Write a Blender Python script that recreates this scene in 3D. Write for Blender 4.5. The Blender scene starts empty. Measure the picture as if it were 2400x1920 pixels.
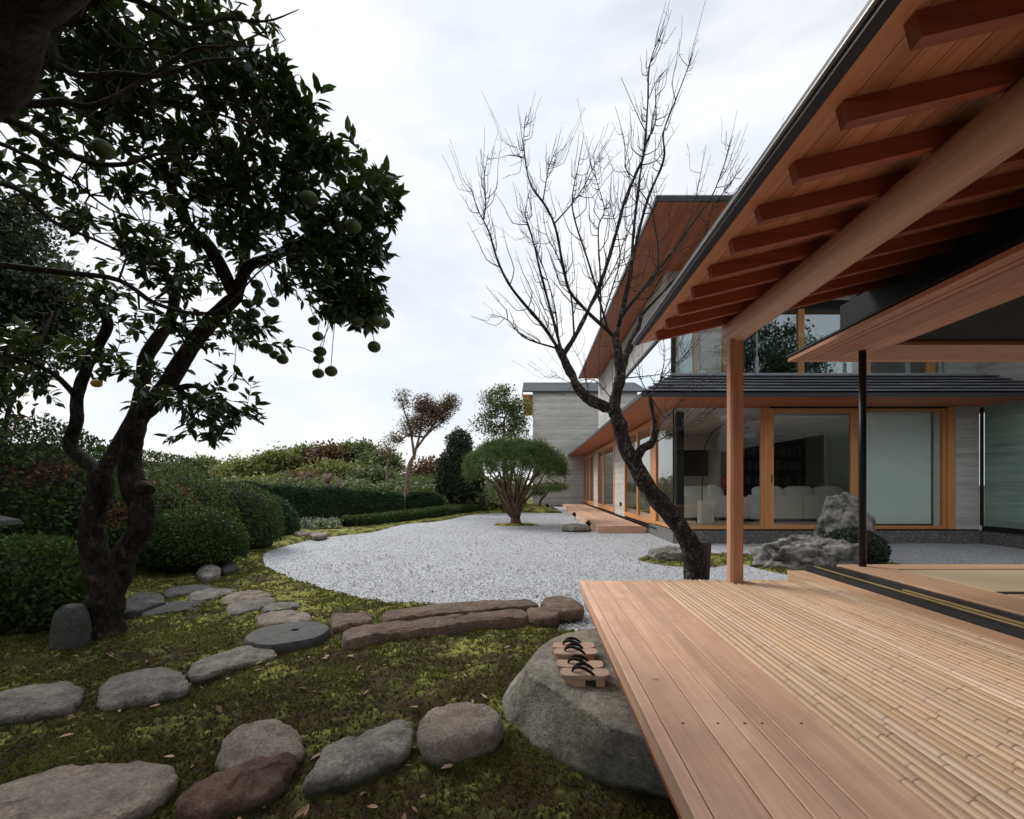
import bpy, math, random
import numpy as np
from mathutils import Vector

random.seed(7)
RNG = np.random.default_rng(11)
SC = bpy.context.scene
COL = SC.collection
PI = math.pi
R = math.radians

# ------------------------------------------------------------------ camera
EYE = 1.3
FU, U0, V0 = 1133.33, 1248.0, 1136.0          # 17 mm shift lens on a 36 mm frame
cam_d = bpy.data.cameras.new('camera')
cam_d.lens = 17.0
cam_d.sensor_width = 36.0
cam_d.shift_x = (1200 - U0) / 2400
cam_d.shift_y = (V0 - 960) / 2400
cam_d.clip_start = 0.05
cam_d.clip_end = 3000
cam = bpy.data.objects.new('camera', cam_d)
cam.location = (0, 0, EYE)
cam.rotation_euler = (PI / 2, 0, 0)
COL.objects.link(cam)
SC.camera = cam

# ------------------------------------------------------------------ sky and sun
SUN_EL, SUN_AZ = 42.0, -48.0                   # azimuth measured from +Y towards +X
W = bpy.data.worlds.new('World')
SC.world = W
W.use_nodes = True
wn, wl = W.node_tree.nodes, W.node_tree.links
wn.clear()
w_out = wn.new('ShaderNodeOutputWorld')
w_bg = wn.new('ShaderNodeBackground')
w_bg.inputs['Strength'].default_value = 0.1
w_sky = wn.new('ShaderNodeTexSky')
w_sky.sky_type = 'NISHITA'
w_sky.sun_disc = False
w_sky.sun_elevation = R(SUN_EL)
w_sky.sun_rotation = R(SUN_AZ)
w_tc = wn.new('ShaderNodeTexCoord')
w_map = wn.new('ShaderNodeMapping')
w_map.inputs['Scale'].default_value = (1.0, 1.3, 2.6)
w_map.inputs['Rotation'].default_value = (0.1, 0.25, 0.5)
w_n1 = wn.new('ShaderNodeTexNoise')
w_n1.inputs['Scale'].default_value = 1.9
w_n1.inputs['Detail'].default_value = 7
w_n1.inputs['Roughness'].default_value = 0.55
w_n1.inputs['Distortion'].default_value = 0.4
w_r = wn.new('ShaderNodeValToRGB')
w_r.color_ramp.elements[0].position = 0.30
w_r.color_ramp.elements[0].color = (0.62, 0.62, 0.62, 1)
w_r.color_ramp.elements[1].position = 0.56
w_r.color_ramp.elements[1].color = (1, 1, 1, 1)
w_n2 = wn.new('ShaderNodeTexNoise')
w_n2.inputs['Scale'].default_value = 2.7
w_n2.inputs['Detail'].default_value = 5
w_r2 = wn.new('ShaderNodeValToRGB')
w_r2.color_ramp.elements[0].position = 0.3
w_r2.color_ramp.elements[0].color = (7.7, 8.25, 9.0, 1)
w_r2.color_ramp.elements[1].position = 0.62
w_r2.color_ramp.elements[1].color = (9.5, 9.65, 9.85, 1)
w_mix = wn.new('ShaderNodeMix')
w_mix.data_type = 'RGBA'
wl.new(w_tc.outputs['Generated'], w_map.inputs['Vector'])
wl.new(w_map.outputs[0], w_n1.inputs['Vector'])
wl.new(w_map.outputs[0], w_n2.inputs['Vector'])
wl.new(w_n1.outputs['Fac'], w_r.inputs['Fac'])
wl.new(w_n2.outputs['Fac'], w_r2.inputs['Fac'])
wl.new(w_r.outputs['Color'], w_mix.inputs['Factor'])
wl.new(w_sky.outputs['Color'], w_mix.inputs['A'])
wl.new(w_r2.outputs['Color'], w_mix.inputs['B'])
wl.new(w_mix.outputs['Result'], w_bg.inputs['Color'])
wl.new(w_bg.outputs[0], w_out.inputs['Surface'])

sun_d = bpy.data.lights.new('sun', 'SUN')
sun_d.energy = 2.4
sun_d.angle = R(25)
sun_d.color = (1.0, 0.96, 0.9)
sun = bpy.data.objects.new('sun', sun_d)
_to = Vector((math.sin(R(SUN_AZ)) * math.cos(R(SUN_EL)), math.cos(R(SUN_AZ)) * math.cos(R(SUN_EL)), math.sin(R(SUN_EL))))
sun.rotation_euler = _to.to_track_quat('Z', 'Y').to_euler()
sun.location = (0, 0, 30)
COL.objects.link(sun)

SC.view_settings.view_transform = 'Standard'
SC.view_settings.look = 'None'
SC.view_settings.gamma = 1.0
SC.view_settings.use_curve_mapping = False
SC.view_settings.exposure = 0.15
SC.cycles.use_denoising = True
SC.cycles.max_bounces = 8
SC.cycles.diffuse_bounces = 4
SC.cycles.transparent_max_bounces = 16
SC.cycles.caustics_reflective = False
SC.cycles.caustics_refractive = False

# ------------------------------------------------------------------ helpers
KD = 2400 / 2156.0
def pt(u, v, d):
    return np.array([(u - U0) * d / FU, d, EYE + (V0 - v) * d / FU])
def pd(u, v, d):
    return pt(u * KD, v * KD, d)
def gd(u, v, z=0.0):
    v2 = v * KD
    d = (EYE - z) * FU / (v2 - V0)
    return np.array([(u * KD - U0) * d / FU, d, z])

def _h(i, j, k, seed):
    n = (i.astype(np.int64) * 374761393 + j.astype(np.int64) * 668265263 + k.astype(np.int64) * 2147483647 + seed * 144269)
    n = (n ^ (n >> 13)) * 1274126177
    n = n & 0x7fffffff
    return ((n ^ (n >> 16)) & 0xffff) / 65535.0
def vnoise(P, seed=0):
    P = np.asarray(P, float)
    I = np.floor(P).astype(np.int64)
    F = P - I
    F = F * F * (3 - 2 * F)
    i, j, k = I[:, 0], I[:, 1], I[:, 2]
    x, y, z = F[:, 0], F[:, 1], F[:, 2]
    def L(a, b, t): return a + (b - a) * t
    c = [[[_h(i + a, j + b, k + e, seed) for e in (0, 1)] for b in (0, 1)] for a in (0, 1)]
    return L(L(L(c[0][0][0], c[1][0][0], x), L(c[0][1][0], c[1][1][0], x), y),
             L(L(c[0][0][1], c[1][0][1], x), L(c[0][1][1], c[1][1][1], x), y), z)
def fbm(P, o=4, seed=0):
    s, a, t = 0, 0.5, 0
    P = np.asarray(P, float)
    for q in range(o):
        s = s + a * vnoise(P, seed + q); t += a; a *= 0.5; P = P * 2.03 + 7.1
    return s / t

def root_loc(o):
    v = Vector((0, 0, 0))
    while o is not None:
        v += o.location
        o = o.parent
    return np.array(v)
def finish(name, me, mat, parent, smooth):
    if mat is not None:
        me.materials.append(mat)
    if smooth:
        me.polygons.foreach_set('use_smooth', np.ones(len(me.polygons), bool))
    o = bpy.data.objects.new(name, me)
    COL.objects.link(o)
    if parent is not None:
        o.parent = parent
    return o
def mesh(name, V, F, mat=None, parent=None, smooth=False, attr=None):
    """V world coordinates, F list of faces or an (n,k) array"""
    V = np.asarray(V, float)
    if parent is not None:
        V = V - root_loc(parent)
    me = bpy.data.meshes.new(name)
    if isinstance(F, np.ndarray):
        n, k = F.shape
        me.vertices.add(len(V)); me.vertices.foreach_set('co', V.astype(np.float32).ravel())
        me.loops.add(n * k); me.loops.foreach_set('vertex_index', F.astype(np.int32).ravel())
        me.polygons.add(n); me.polygons.foreach_set('loop_start', np.arange(0, n * k, k, dtype=np.int32))
        me.update(calc_edges=True)
    else:
        me.from_pydata([tuple(v) for v in V], [], F)
    if attr is not None:
        for nm, a in attr.items():
            at = me.attributes.new(nm, 'FLOAT', 'POINT')
            at.data.foreach_set('value', np.asarray(a, np.float32))
    return finish(name, me, mat, parent, smooth)
def thing(name, label, cat, loc=(0, 0, 0), group=None):
    o = bpy.data.objects.new(name, None)
    o.empty_display_size = 0.1
    COL.objects.link(o)
    o.location = tuple(loc)
    return tag(o, label, cat, group)
def tag(o, label, cat=None, group=None):
    o['label'] = label
    if cat: o['category'] = cat
    if group: o['group'] = group
    return o
def rebase(o, loc=None):
    """move a top-level mesh's origin to its base"""
    me = o.data
    n = len(me.vertices)
    co = np.empty(n * 3, np.float32); me.vertices.foreach_get('co', co); co = co.reshape(-1, 3)
    if loc is None:
        loc = np.array([(co[:, 0].min() + co[:, 0].max()) / 2, (co[:, 1].min() + co[:, 1].max()) / 2, co[:, 2].min()])
    me.vertices.foreach_set('co', (co - np.asarray(loc)).astype(np.float32).ravel())
    o.location = tuple(o.location[i] + float(loc[i]) for i in range(3))
    return o

BOXF = [(0, 3, 2, 1), (4, 5, 6, 7), (0, 1, 5, 4), (1, 2, 6, 5), (2, 3, 7, 6), (3, 0, 4, 7)]
def boxv(x0, x1, y0, y1, z0, z1):
    return [(x0, y0, z0), (x1, y0, z0), (x1, y1, z0), (x0, y1, z0), (x0, y0, z1), (x1, y0, z1), (x1, y1, z1), (x0, y1, z1)]
def bev(o, w=0.004, seg=1):
    m = o.modifiers.new('bevel', 'BEVEL'); m.width = w; m.segments = seg; m.limit_method = 'ANGLE'
    return o
def box(name, x0, x1, y0, y1, z0, z1, mat, parent=None, b=0.0):
    o = mesh(name, boxv(x0, x1, y0, y1, z0, z1), BOXF, mat, parent)
    if b: bev(o, b)
    return o
def hexa(name, pts, mat, parent=None):
    return mesh(name, pts, BOXF, mat, parent)
def boxes(name, L, mat, parent=None):
    V, F = [], []
    for b in L:
        n = len(V); V += boxv(*b); F += [tuple(i + n for i in f) for f in BOXF]
    return mesh(name, V, F, mat, parent)

def frames(T):
    up = np.where(np.abs(T[:, 2:3]) > 0.9, np.array([[1.0, 0, 0]]), np.array([[0, 0, 1.0]]))
    A = np.cross(T, up); A /= np.linalg.norm(A, axis=1, keepdims=True) + 1e-9
    return A, np.cross(T, A)
def tubes(L, sides=6, rough=0.0, seed=0, caps=True):
    """L list of (pts, radii); returns V, F(list)"""
    V, F = [], []
    n0 = 0
    for pts, rad in L:
        pts = np.asarray(pts, float); rad = np.asarray(rad, float)
        if rad.ndim == 0: rad = np.full(len(pts), float(rad))
        T = np.gradient(pts, axis=0); T /= np.linalg.norm(T, axis=1, keepdims=True) + 1e-9
        # parallel transport
        A0, _ = frames(T[:1]); a = A0[0]
        A = []
        for t in T:
            a = a - t * np.dot(a, t); a /= np.linalg.norm(a) + 1e-9; A.append(a)
        A = np.array(A); B = np.cross(T, A)
        th = np.arange(sides) * 2 * PI / sides
        ring = pts[:, None, :] + rad[:, None, None] * (np.cos(th)[None, :, None] * A[:, None, :] + np.sin(th)[None, :, None] * B[:, None, :])
        m = len(pts)
        vv = ring.reshape(-1, 3)
        if rough:
            nn = (fbm(vv * 9 + 3.3, 3, seed) - 0.5) + 0.6 * (fbm(vv * np.array([30, 30, 12]), 2, seed + 5) - 0.5)
            c = np.repeat(pts, sides, axis=0); rr = np.repeat(rad, sides)
            vv = vv + (vv - c) / (rr[:, None] + 1e-9) * (nn * rr * rough)[:, None]
        V.append(vv)
        for i in range(m - 1):
            for s in range(sides):
                s2 = (s + 1) % sides
                F.append((n0 + i * sides + s, n0 + i * sides + s2, n0 + (i + 1) * sides + s2, n0 + (i + 1) * sides + s))
        if caps:
            F.append(tuple(n0 + s for s in reversed(range(sides))))
            F.append(tuple(n0 + (m - 1) * sides + s for s in range(sides)))
        n0 += m * sides
    return np.concatenate(V), F
def smooth_line(pts, n=8, rad=None):
    P = np.asarray(pts, float)
    Q = np.vstack([2 * P[0] - P[1], P, 2 * P[-1] - P[-2]])
    out, ro = [], []
    for i in range(len(P) - 1):
        p0, p1, p2, p3 = Q[i:i + 4]
        for k in range(n):
            t = k / n
            out.append(0.5 * ((2 * p1) + (-p0 + p2) * t + (2 * p0 - 5 * p1 + 4 * p2 - p3) * t * t + (-p0 + 3 * p1 - 3 * p2 + p3) * t ** 3))
            if rad is not None: ro.append(rad[i] + (rad[i + 1] - rad[i]) * t)
    out.append(P[-1])
    if rad is not None:
        ro.append(rad[-1]); return np.array(out), np.array(ro)
    return np.array(out)

def nrm(a): return a / (np.linalg.norm(a, axis=-1, keepdims=True) + 1e-9)
def leafmesh(P, D, Nn, L, Wd, six=False, fold=0.12):
    """folded leaves: P base, D direction, Nn normal-ish"""
    D = nrm(D); S = nrm(np.cross(D, Nn)); Nn = np.cross(S, D)
    L = np.asarray(L)[:, None]; Wd = np.asarray(Wd)[:, None]
    n = len(P)
    if six:
        a, b = P + D * L * 0.3, P + D * L * 0.68
        V = np.stack([P, a + S * Wd * 0.46 + Nn * Wd * fold, b + S * Wd * 0.4 + Nn * Wd * fold - Nn * L * 0.03, P + D * L - Nn * L * 0.1,
                      b - S * Wd * 0.4 + Nn * Wd * fold - Nn * L * 0.03, a - S * Wd * 0.46 + Nn * Wd * fold], axis=1).reshape(-1, 3)
        o = (np.arange(n) * 6)[:, None]
        F = np.concatenate([o + np.array([0, 1, 2, 3]), o + np.array([0, 3, 4, 5])])
    else:
        m = P + D * L * 0.45
        V = np.stack([P, m + S * Wd * 0.5 + Nn * Wd * fold, P + D * L, m - S * Wd * 0.5 + Nn * Wd * fold], axis=1).reshape(-1, 3)
        o = (np.arange(n) * 4)[:, None]
        F = np.concatenate([o + np.array([0, 1, 2]), o + np.array([0, 2, 3])])
    return V, F
def rdir(n):
    return nrm(RNG.normal(size=(n, 3)))

# ------------------------------------------------------------------ materials
def nm(name, rough=0.7, col=(0.5, 0.5, 0.5)):
    m = bpy.data.materials.new(name); m.use_nodes = True
    nt = m.node_tree
    b = nt.nodes['Principled BSDF']
    b.inputs['Roughness'].default_value = rough
    b.inputs['Base Color'].default_value = (*col, 1)
    b.inputs['Specular IOR Level'].default_value = 0.35
    return m, nt, b
def nd(nt, t, ins=None, **kw):
    n = nt.nodes.new('ShaderNode' + t)
    for k, v in kw.items(): setattr(n, k, v)
    for k, v in (ins or {}).items():
        if isinstance(v, bpy.types.NodeSocket): nt.links.new(v, n.inputs[k])
        else: n.inputs[k].default_value = v
    return n
def ramp(nt, fac, stops):
    r = nt.nodes.new('ShaderNodeValToRGB'); cr = r.color_ramp
    while len(cr.elements) < len(stops): cr.elements.new(0.5)
    for e, (p, c) in zip(cr.elements, stops):
        e.position = p; e.color = (*c, 1) if len(c) == 3 else c
    nt.links.new(fac, r.inputs['Fac'])
    return r.outputs['Color']
def mixc(nt, fac, a, b, mode='MIX'):
    n = nt.nodes.new('ShaderNodeMix'); n.data_type = 'RGBA'; n.blend_type = mode
    for k, v in (('Factor', fac), ('A', a), ('B', b)):
        if isinstance(v, bpy.types.NodeSocket): nt.links.new(v, n.inputs[k])
        else:
            n.inputs[k].default_value = v if k == 'Factor' else (*v, 1)
    return n.outputs['Result']
def bump(nt, b, h, s=0.3, d=0.01):
    n = nd(nt, 'Bump', {'Strength': s, 'Distance': d, 'Height': h}); nt.links.new(n.outputs[0], b.inputs['Normal']); return n
def coords(nt, scale=(1, 1, 1), rnd=False):
    tc = nd(nt, 'TexCoord')
    v = tc.outputs['Object']
    if rnd:
        oi = nd(nt, 'ObjectInfo')
        mu = nd(nt, 'Math', {0: oi.outputs['Random'], 1: 37.0}, operation='MULTIPLY')
        v = nd(nt, 'VectorMath', {0: v, 1: mu.outputs[0]}, operation='ADD').outputs[0]
    return nd(nt, 'Mapping', {'Vector': v, 'Scale': scale}).outputs[0]
def noise(nt, vec, scale, detail=5, rough=0.6, dist=0.0):
    return nd(nt, 'TexNoise', {'Vector': vec, 'Scale': scale, 'Detail': detail, 'Roughness': rough, 'Distortion': dist}).outputs['Fac']

def wood(name, c1, c2, axis, rough=0.55, vary=0.25, knots=False, fine=1.0, blotch=0.0):
    m, nt, b = nm(name, rough)
    sc = [22 * fine] * 3; sc[axis] = 0.9
    v = coords(nt, tuple(sc), True)
    f1 = noise(nt, v, 1.0, 6, 0.65, 0.6)
    sc2 = [120 * fine] * 3; sc2[axis] = 3
    f2 = noise(nt, coords(nt, tuple(sc2), True), 1.0, 3, 0.7)
    c = ramp(nt, f1, [(0.36, c1), (0.64, c2)])
    dk = tuple(x * 0.72 for x in c1)
    c = mixc(nt, nd(nt, 'MapRange', {'Value': f2, 'From Min': 0.45, 'From Max': 0.8, 'To Min': 0.0, 'To Max': 0.5}).outputs[0], c, dk)
    if blotch:
        f3 = noise(nt, coords(nt, (3, 3, 3), True), 1.0, 4, 0.6, 0.8)
        c = mixc(nt, nd(nt, 'MapRange', {'Value': f3, 'From Min': 0.42, 'From Max': 0.72, 'To Min': 0.0, 'To Max': blotch}).outputs[0], c, tuple((x * .62, x * .62, x * .66)[i] for i, x in enumerate(c1)))
    oi = nd(nt, 'ObjectInfo')
    br = nd(nt, 'MapRange', {'Value': oi.outputs['Random'], 'To Min': 1 - vary, 'To Max': 1 + vary * 0.6})
    hs = nd(nt, 'HueSaturation', {'Color': c, 'Value': br.outputs[0]})
    c = hs.outputs[0]
    if knots:
        vo = nd(nt, 'TexVoronoi', {'Vector': coords(nt, (5, 5, 5), True), 'Scale': 1.0 if knots is True else knots / 5})
        kf = nd(nt, 'MapRange', {'Value': vo.outputs['Distance'], 'From Min': 0.015, 'From Max': 0.05, 'To Min': 0.8, 'To Max': 0.0})
        c = mixc(nt, kf.outputs[0], c, tuple(x * 0.25 for x in c1))
    nt.links.new(c, b.inputs['Base Color'])
    bump(nt, b, f2, 0.12, 0.002)
    return m
WOOD = {}
def wd(kind, axis):
    k = (kind, axis)
    if k not in WOOD:
        n = '%s_grain_%s' % (kind, 'xyz'[axis])
        if kind == 'deck': WOOD[k] = wood(n, (0.68, 0.40, 0.265), (0.85, 0.55, 0.385), axis, 0.5, 0.17, 2.0, blotch=0.36)
        elif kind == 'cedar': WOOD[k] = wood(n, (0.50, 0.235, 0.135), (0.66, 0.35, 0.215), axis, 0.55, 0.18)
        elif kind == 'redcedar': WOOD[k] = wood(n, (0.44, 0.135, 0.055), (0.58, 0.20, 0.09), axis, 0.5, 0.16)
        elif kind == 'rafter': WOOD[k] = wood(n, (0.32, 0.09, 0.045), (0.44, 0.15, 0.08), axis, 0.5, 0.1)
        elif kind == 'frame': WOOD[k] = wood(n, (0.62, 0.27, 0.095), (0.74, 0.37, 0.15), axis, 0.45, 0.08)
        elif kind == 'hinoki': WOOD[k] = wood(n, (0.60, 0.36, 0.21), (0.72, 0.46, 0.29), axis, 0.5, 0.08)
        elif kind == 'brown': WOOD[k] = wood(n, (0.15, 0.055, 0.03), (0.21, 0.085, 0.05), axis, 0.5, 0.1)
        elif kind == 'stump': WOOD[k] = wood(n, (0.05, 0.03, 0.022), (0.09, 0.055, 0.04), axis, 0.9, 0.1)
        elif kind == 'geta': WOOD[k] = wood(n, (0.36, 0.22, 0.15), (0.48, 0.33, 0.24), axis, 0.55, 0.1)
    return WOOD[k]

def plain(name, col, rough=0.6, metal=0.0, var=0.12, nscale=6.0, bmp=0.0, spec=0.35):
    m, nt, b = nm(name, rough, col)
    b.inputs['Metallic'].default_value = metal
    b.inputs['Specular IOR Level'].default_value = spec
    f = noise(nt, coords(nt), nscale, 4)
    c = ramp(nt, f, [(0.3, tuple(x * (1 - var) for x in col)), (0.7, tuple(min(1, x * (1 + var)) for x in col))])
    nt.links.new(c, b.inputs['Base Color'])
    if bmp: bump(nt, b, f, bmp, 0.01)
    return m
M_black = plain('black_steel', (0.012, 0.012, 0.013), 0.4, 0.0)
M_blackwall = plain('charred_black_timber', (0.008, 0.008, 0.008), 0.75, 0, 0.3, 30, 0.3)
M_sill = plain('black_lacquered_sill', (0.022, 0.024, 0.026), 0.35)
M_brass = plain('brass', (0.75, 0.55, 0.24), 0.35, 0.6)
M_flash = plain('dark_roof_metal', (0.03, 0.033, 0.037), 0.4)
M_palemetal = plain('pale_grey_metal', (0.33, 0.34, 0.36), 0.4, 0.3)
M_white = plain('off_white_plaster', (0.62, 0.61, 0.58), 0.8)
M_sofa = plain('pale_linen', (0.82, 0.82, 0.77), 0.9, 0, 0.08, 40, 0.1)
M_screen = plain('pale_roller_screen', (0.84, 0.88, 0.85), 0.9, 0, 0.04)
M_room = plain('warm_grey_wall', (0.62, 0.59, 0.53), 0.9)
M_dark = plain('dark_interior_timber', (0.03, 0.022, 0.018), 0.6)
M_tatami = plain('tatami_straw', (0.60, 0.47, 0.31), 0.8, 0, 0.08, 60, 0.05)
M_red = plain('red_glaze', (0.35, 0.04, 0.03), 0.4)
M_orange = plain('amber_wax', (0.7, 0.22, 0.03), 0.5)
M_strap = plain('black_cloth_strap', (0.008, 0.008, 0.009), 0.8, 0, 0.3, 90, 0.3, 0.2)
M_plinth = None

def mk_glass(name, tint=(0.92, 0.96, 0.95), boost=1.5):
    m = bpy.data.materials.new(name); m.use_nodes = True
    nt = m.node_tree; nt.nodes.clear()
    out = nd(nt, 'OutputMaterial')
    tr = nd(nt, 'BsdfTransparent', {'Color': (*tint, 1)})
    gl = nd(nt, 'BsdfGlossy', {'Color': (0.95, 0.98, 1, 1), 'Roughness': 0.004})
    lw = nd(nt, 'LayerWeight', {'Blend': 0.5})
    p5 = nd(nt, 'Math', {0: lw.outputs['Facing'], 1: 5.0}, operation='POWER')
    fr = nd(nt, 'Math', {0: p5.outputs[0], 1: 0.9, 2: 0.035}, operation='MULTIPLY_ADD')
    mu = nd(nt, 'Math', {0: fr.outputs[0], 1: boost}, operation='MULTIPLY'); mu.use_clamp = True
    mx = nd(nt, 'MixShader', {0: mu.outputs[0], 1: tr.outputs[0], 2: gl.outputs[0]})
    nt.links.new(mx.outputs[0], out.inputs['Surface'])
    return m
M_glass = mk_glass('window_glass', (0.94, 0.97, 0.96), 1.0)
M_glass2 = mk_glass('mirror_tinted_glass', (0.6, 0.7, 0.72), 6.0)
M_teal = mk_glass('teal_tinted_glass', (0.86, 0.945, 0.925), 1.2)

def mk_concrete(name='board_marked_concrete', col=(0.60, 0.585, 0.55)):
    m, nt, b = nm(name, 0.85)
    tc = nd(nt, 'TexCoord')
    sx = nd(nt, 'SeparateXYZ', {0: tc.outputs['Object']})
    z10 = nd(nt, 'Math', {0: sx.outputs['Z'], 1: 9.5}, operation='MULTIPLY')
    fl = nd(nt, 'Math', {0: z10.outputs[0]}, operation='FLOOR')
    wnn = nd(nt, 'TexWhiteNoise', {'W': fl.outputs[0]}, noise_dimensions='1D')
    fr = nd(nt, 'Math', {0: z10.outputs[0]}, operation='FRACT')
    off = nd(nt, 'CombineXYZ', {'X': wnn.outputs['Value'], 'Y': wnn.outputs['Value']})
    v = nd(nt, 'VectorMath', {0: nd(nt, 'VectorMath', {0: off.outputs[0], 1: (20, 20, 0)}, operation='MULTIPLY').outputs[0], 1: tc.outputs['Object']}, operation='ADD').outputs[0]
    g = noise(nt, nd(nt, 'Mapping', {'Vector': v, 'Scale': (1.6, 1.6, 28)}).outputs[0], 1.0, 5, 0.65)
    big = noise(nt, coords(nt, (0.6, 0.6, 0.9)), 1.0, 4, 0.6)
    c = ramp(nt, g, [(0.28, tuple(x * 0.72 for x in col)), (0.72, tuple(x * 1.18 for x in col))])
    c = mixc(nt, 0.5, c, ramp(nt, wnn.outputs['Value'], [(0, (0.72, 0.72, 0.72)), (1, (1.2, 1.2, 1.2))]), 'MULTIPLY')
    c = mixc(nt, 0.6, c, ramp(nt, big, [(0.3, (0.75, 0.75, 0.76)), (0.7, (1.15, 1.14, 1.12))]), 'MULTIPLY')
    e = nd(nt, 'MapRange', {'Value': fr.outputs[0], 'From Min': 0.0, 'From Max': 0.06, 'To Min': 0.0, 'To Max': 1.0})
    c = mixc(nt, nd(nt, 'MapRange', {'Value': e.outputs[0], 'To Min': 0.35, 'To Max': 0.0}).outputs[0], c, tuple(x * 0.5 for x in col))
    nt.links.new(c, b.inputs['Base Color'])
    hh = nd(nt, 'Math', {0: e.outputs[0], 1: wnn.outputs['Value']}, operation='ADD')
    bump(nt, b, hh.outputs[0], 0.35, 0.008)
    return m
M_conc = mk_concrete()
def mk_plinth():
    m, nt, b = nm('washed_aggregate', 0.9)
    vo = nd(nt, 'TexVoronoi', {'Vector': coords(nt), 'Scale': 70.0})
    c = ramp(nt, nd(nt, 'SeparateColor', {0: vo.outputs['Color']}).outputs[0], [(0, (0.07, 0.07, 0.07)), (0.8, (0.2, 0.19, 0.18)), (1, (0.4, 0.38, 0.36))])
    nt.links.new(c, b.inputs['Base Color']); bump(nt, b, vo.outputs['Distance'], 0.5, 0.006)
    return m
M_plinth = mk_plinth()
def mk_slate():
    m, nt, b = nm('dark_slate_tile', 0.42)
    f = noise(nt, coords(nt, (1.5, 6, 6), True), 1.0, 5, 0.6)
    c = ramp(nt, f, [(0.3, (0.085, 0.092, 0.108)), (0.60, (0.16, 0.17, 0.19)), (0.8, (0.32, 0.32, 0.33))])
    oi = nd(nt, 'ObjectInfo')
    br = nd(nt, 'MapRange', {'Value': oi.outputs['Random'], 'To Min': 0.8, 'To Max': 1.15})
    nt.links.new(nd(nt, 'HueSaturation', {'Color': c, 'Value': br.outputs[0]}).outputs[0], b.inputs['Base Color'])
    bump(nt, b, f, 0.1, 0.004)
    return m
M_slate = mk_slate()
M_slate2 = plain('weathered_grey_slate', (0.16, 0.17, 0.18), 0.6, 0, 0.25, 5)
def mk_bamboo():
    m, nt, b = nm('dried_bamboo', 0.38)
    at = nd(nt, 'Attribute', attribute_name='node')
    f = noise(nt, coords(nt, (40, 1.2, 40), True), 1.0, 5, 0.6)
    g = noise(nt, coords(nt, (7, 3, 7), True), 1.0, 3, 0.6)
    c = ramp(nt, f, [(0.3, (0.50, 0.325, 0.20)), (0.66, (0.68, 0.48, 0.325))])
    c = mixc(nt, nd(nt, 'MapRange', {'Value': g, 'From Min': 0.66, 'From Max': 0.8, 'To Min': 0.0, 'To Max': 0.55}).outputs[0], c, (0.16, 0.09, 0.05))
    oi = nd(nt, 'ObjectInfo')
    br = nd(nt, 'MapRange', {'Value': oi.outputs['Random'], 'To Min': 0.80, 'To Max': 1.06})
    sa = nd(nt, 'MapRange', {'Value': nd(nt, 'Math', {0: nd(nt, 'Math', {0: oi.outputs['Random'], 1: 7.31}, operation='MULTIPLY').outputs[0]}, operation='FRACT').outputs[0], 'To Min': 0.92, 'To Max': 1.12})
    c = nd(nt, 'HueSaturation', {'Color': c, 'Value': br.outputs[0], 'Saturation': sa.outputs[0]}).outputs[0]
    c = mixc(nt, at.outputs['Fac'], c, (0.09, 0.05, 0.03))
    nt.links.new(c, b.inputs['Base Color']); bump(nt, b, f, 0.08, 0.002)
    return m
M_bamboo = mk_bamboo()
def mk_stone(name, c1, c2, scale=6.0, lich=(0.35, 0.34, 0.3), lf=0.3, bmp=0.6, rough=0.88):
    m, nt, b = nm(name, rough)
    v = coords(nt, (1, 1, 1), True)
    f = noise(nt, v, scale, 8, 0.68)
    f2 = noise(nt, v, scale * 9, 5, 0.7)
    f3 = noise(nt, v, scale * 0.45, 4, 0.55, 0.5)
    c = ramp(nt, f, [(0.38, c1), (0.62, c2)])
    c = mixc(nt, 0.55, c, ramp(nt, f2, [(0.38, (0.42, 0.42, 0.42)), (0.62, (1.45, 1.45, 1.45))]), 'MULTIPLY')
    c = mixc(nt, nd(nt, 'MapRange', {'Value': f3, 'From Min': 0.5, 'From Max': 0.7, 'To Min': 0.0, 'To Max': lf}).outputs[0], c, lich)
    nt.links.new(c, b.inputs['Base Color'])
    h = nd(nt, 'Math', {0: f, 1: f2}, operation='ADD')
    pits = nd(nt, 'TexVoronoi', {'Vector': v, 'Scale': scale * 12})
    pf = nd(nt, 'MapRange', {'Value': pits.outputs['Distance'], 'From Min': 0.05, 'From Max': 0.3, 'To Min': 0.0, 'To Max': 1.0})
    hh = nd(nt, 'Math', {0: h.outputs[0], 1: nd(nt, 'Math', {0: pf.outputs[0], 1: 0.35}, operation='MULTIPLY').outputs[0]}, operation='ADD')
    # moss and soil creeping up the foot of the stone in an uneven line
    tc = nd(nt, 'TexCoord'); sz = nd(nt, 'SeparateXYZ', {0: tc.outputs['Object']})
    ln = nd(nt, 'Math', {0: sz.outputs['Z'], 1: nd(nt, 'Math', {0: noise(nt, v, 7, 4, 0.65), 1: -0.09}, operation='MULTIPLY').outputs[0]}, operation='ADD')
    mf = nd(nt, 'MapRange', {'Value': ln.outputs[0], 'From Min': 0.012, 'From Max': -0.012, 'To Min': 0.0, 'To Max': 0.85})
    c2_ = mixc(nt, mf.outputs[0], c, (0.045, 0.048, 0.018))
    nt.links.new(c2_, b.inputs['Base Color'])
    bump(nt, b, hh.outputs[0], min(1.0, bmp * 1.4), 0.05)
    return m
M_st_grey = mk_stone('grey_field_stone', (0.18, 0.163, 0.14), (0.40, 0.365, 0.32))
M_st_tan = mk_stone('tan_granite_stone', (0.23, 0.185, 0.152), (0.48, 0.395, 0.33), 8)
M_st_red = mk_stone('reddish_lava_stone', (0.09, 0.052, 0.04), (0.23, 0.135, 0.10), 9, (0.28, 0.2, 0.16), 0.35)
M_st_dark = mk_stone('dark_slate_stone', (0.05, 0.05, 0.05), (0.10, 0.098, 0.094), 5, (0.15, 0.14, 0.13), 0.2, 0.4)
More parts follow.
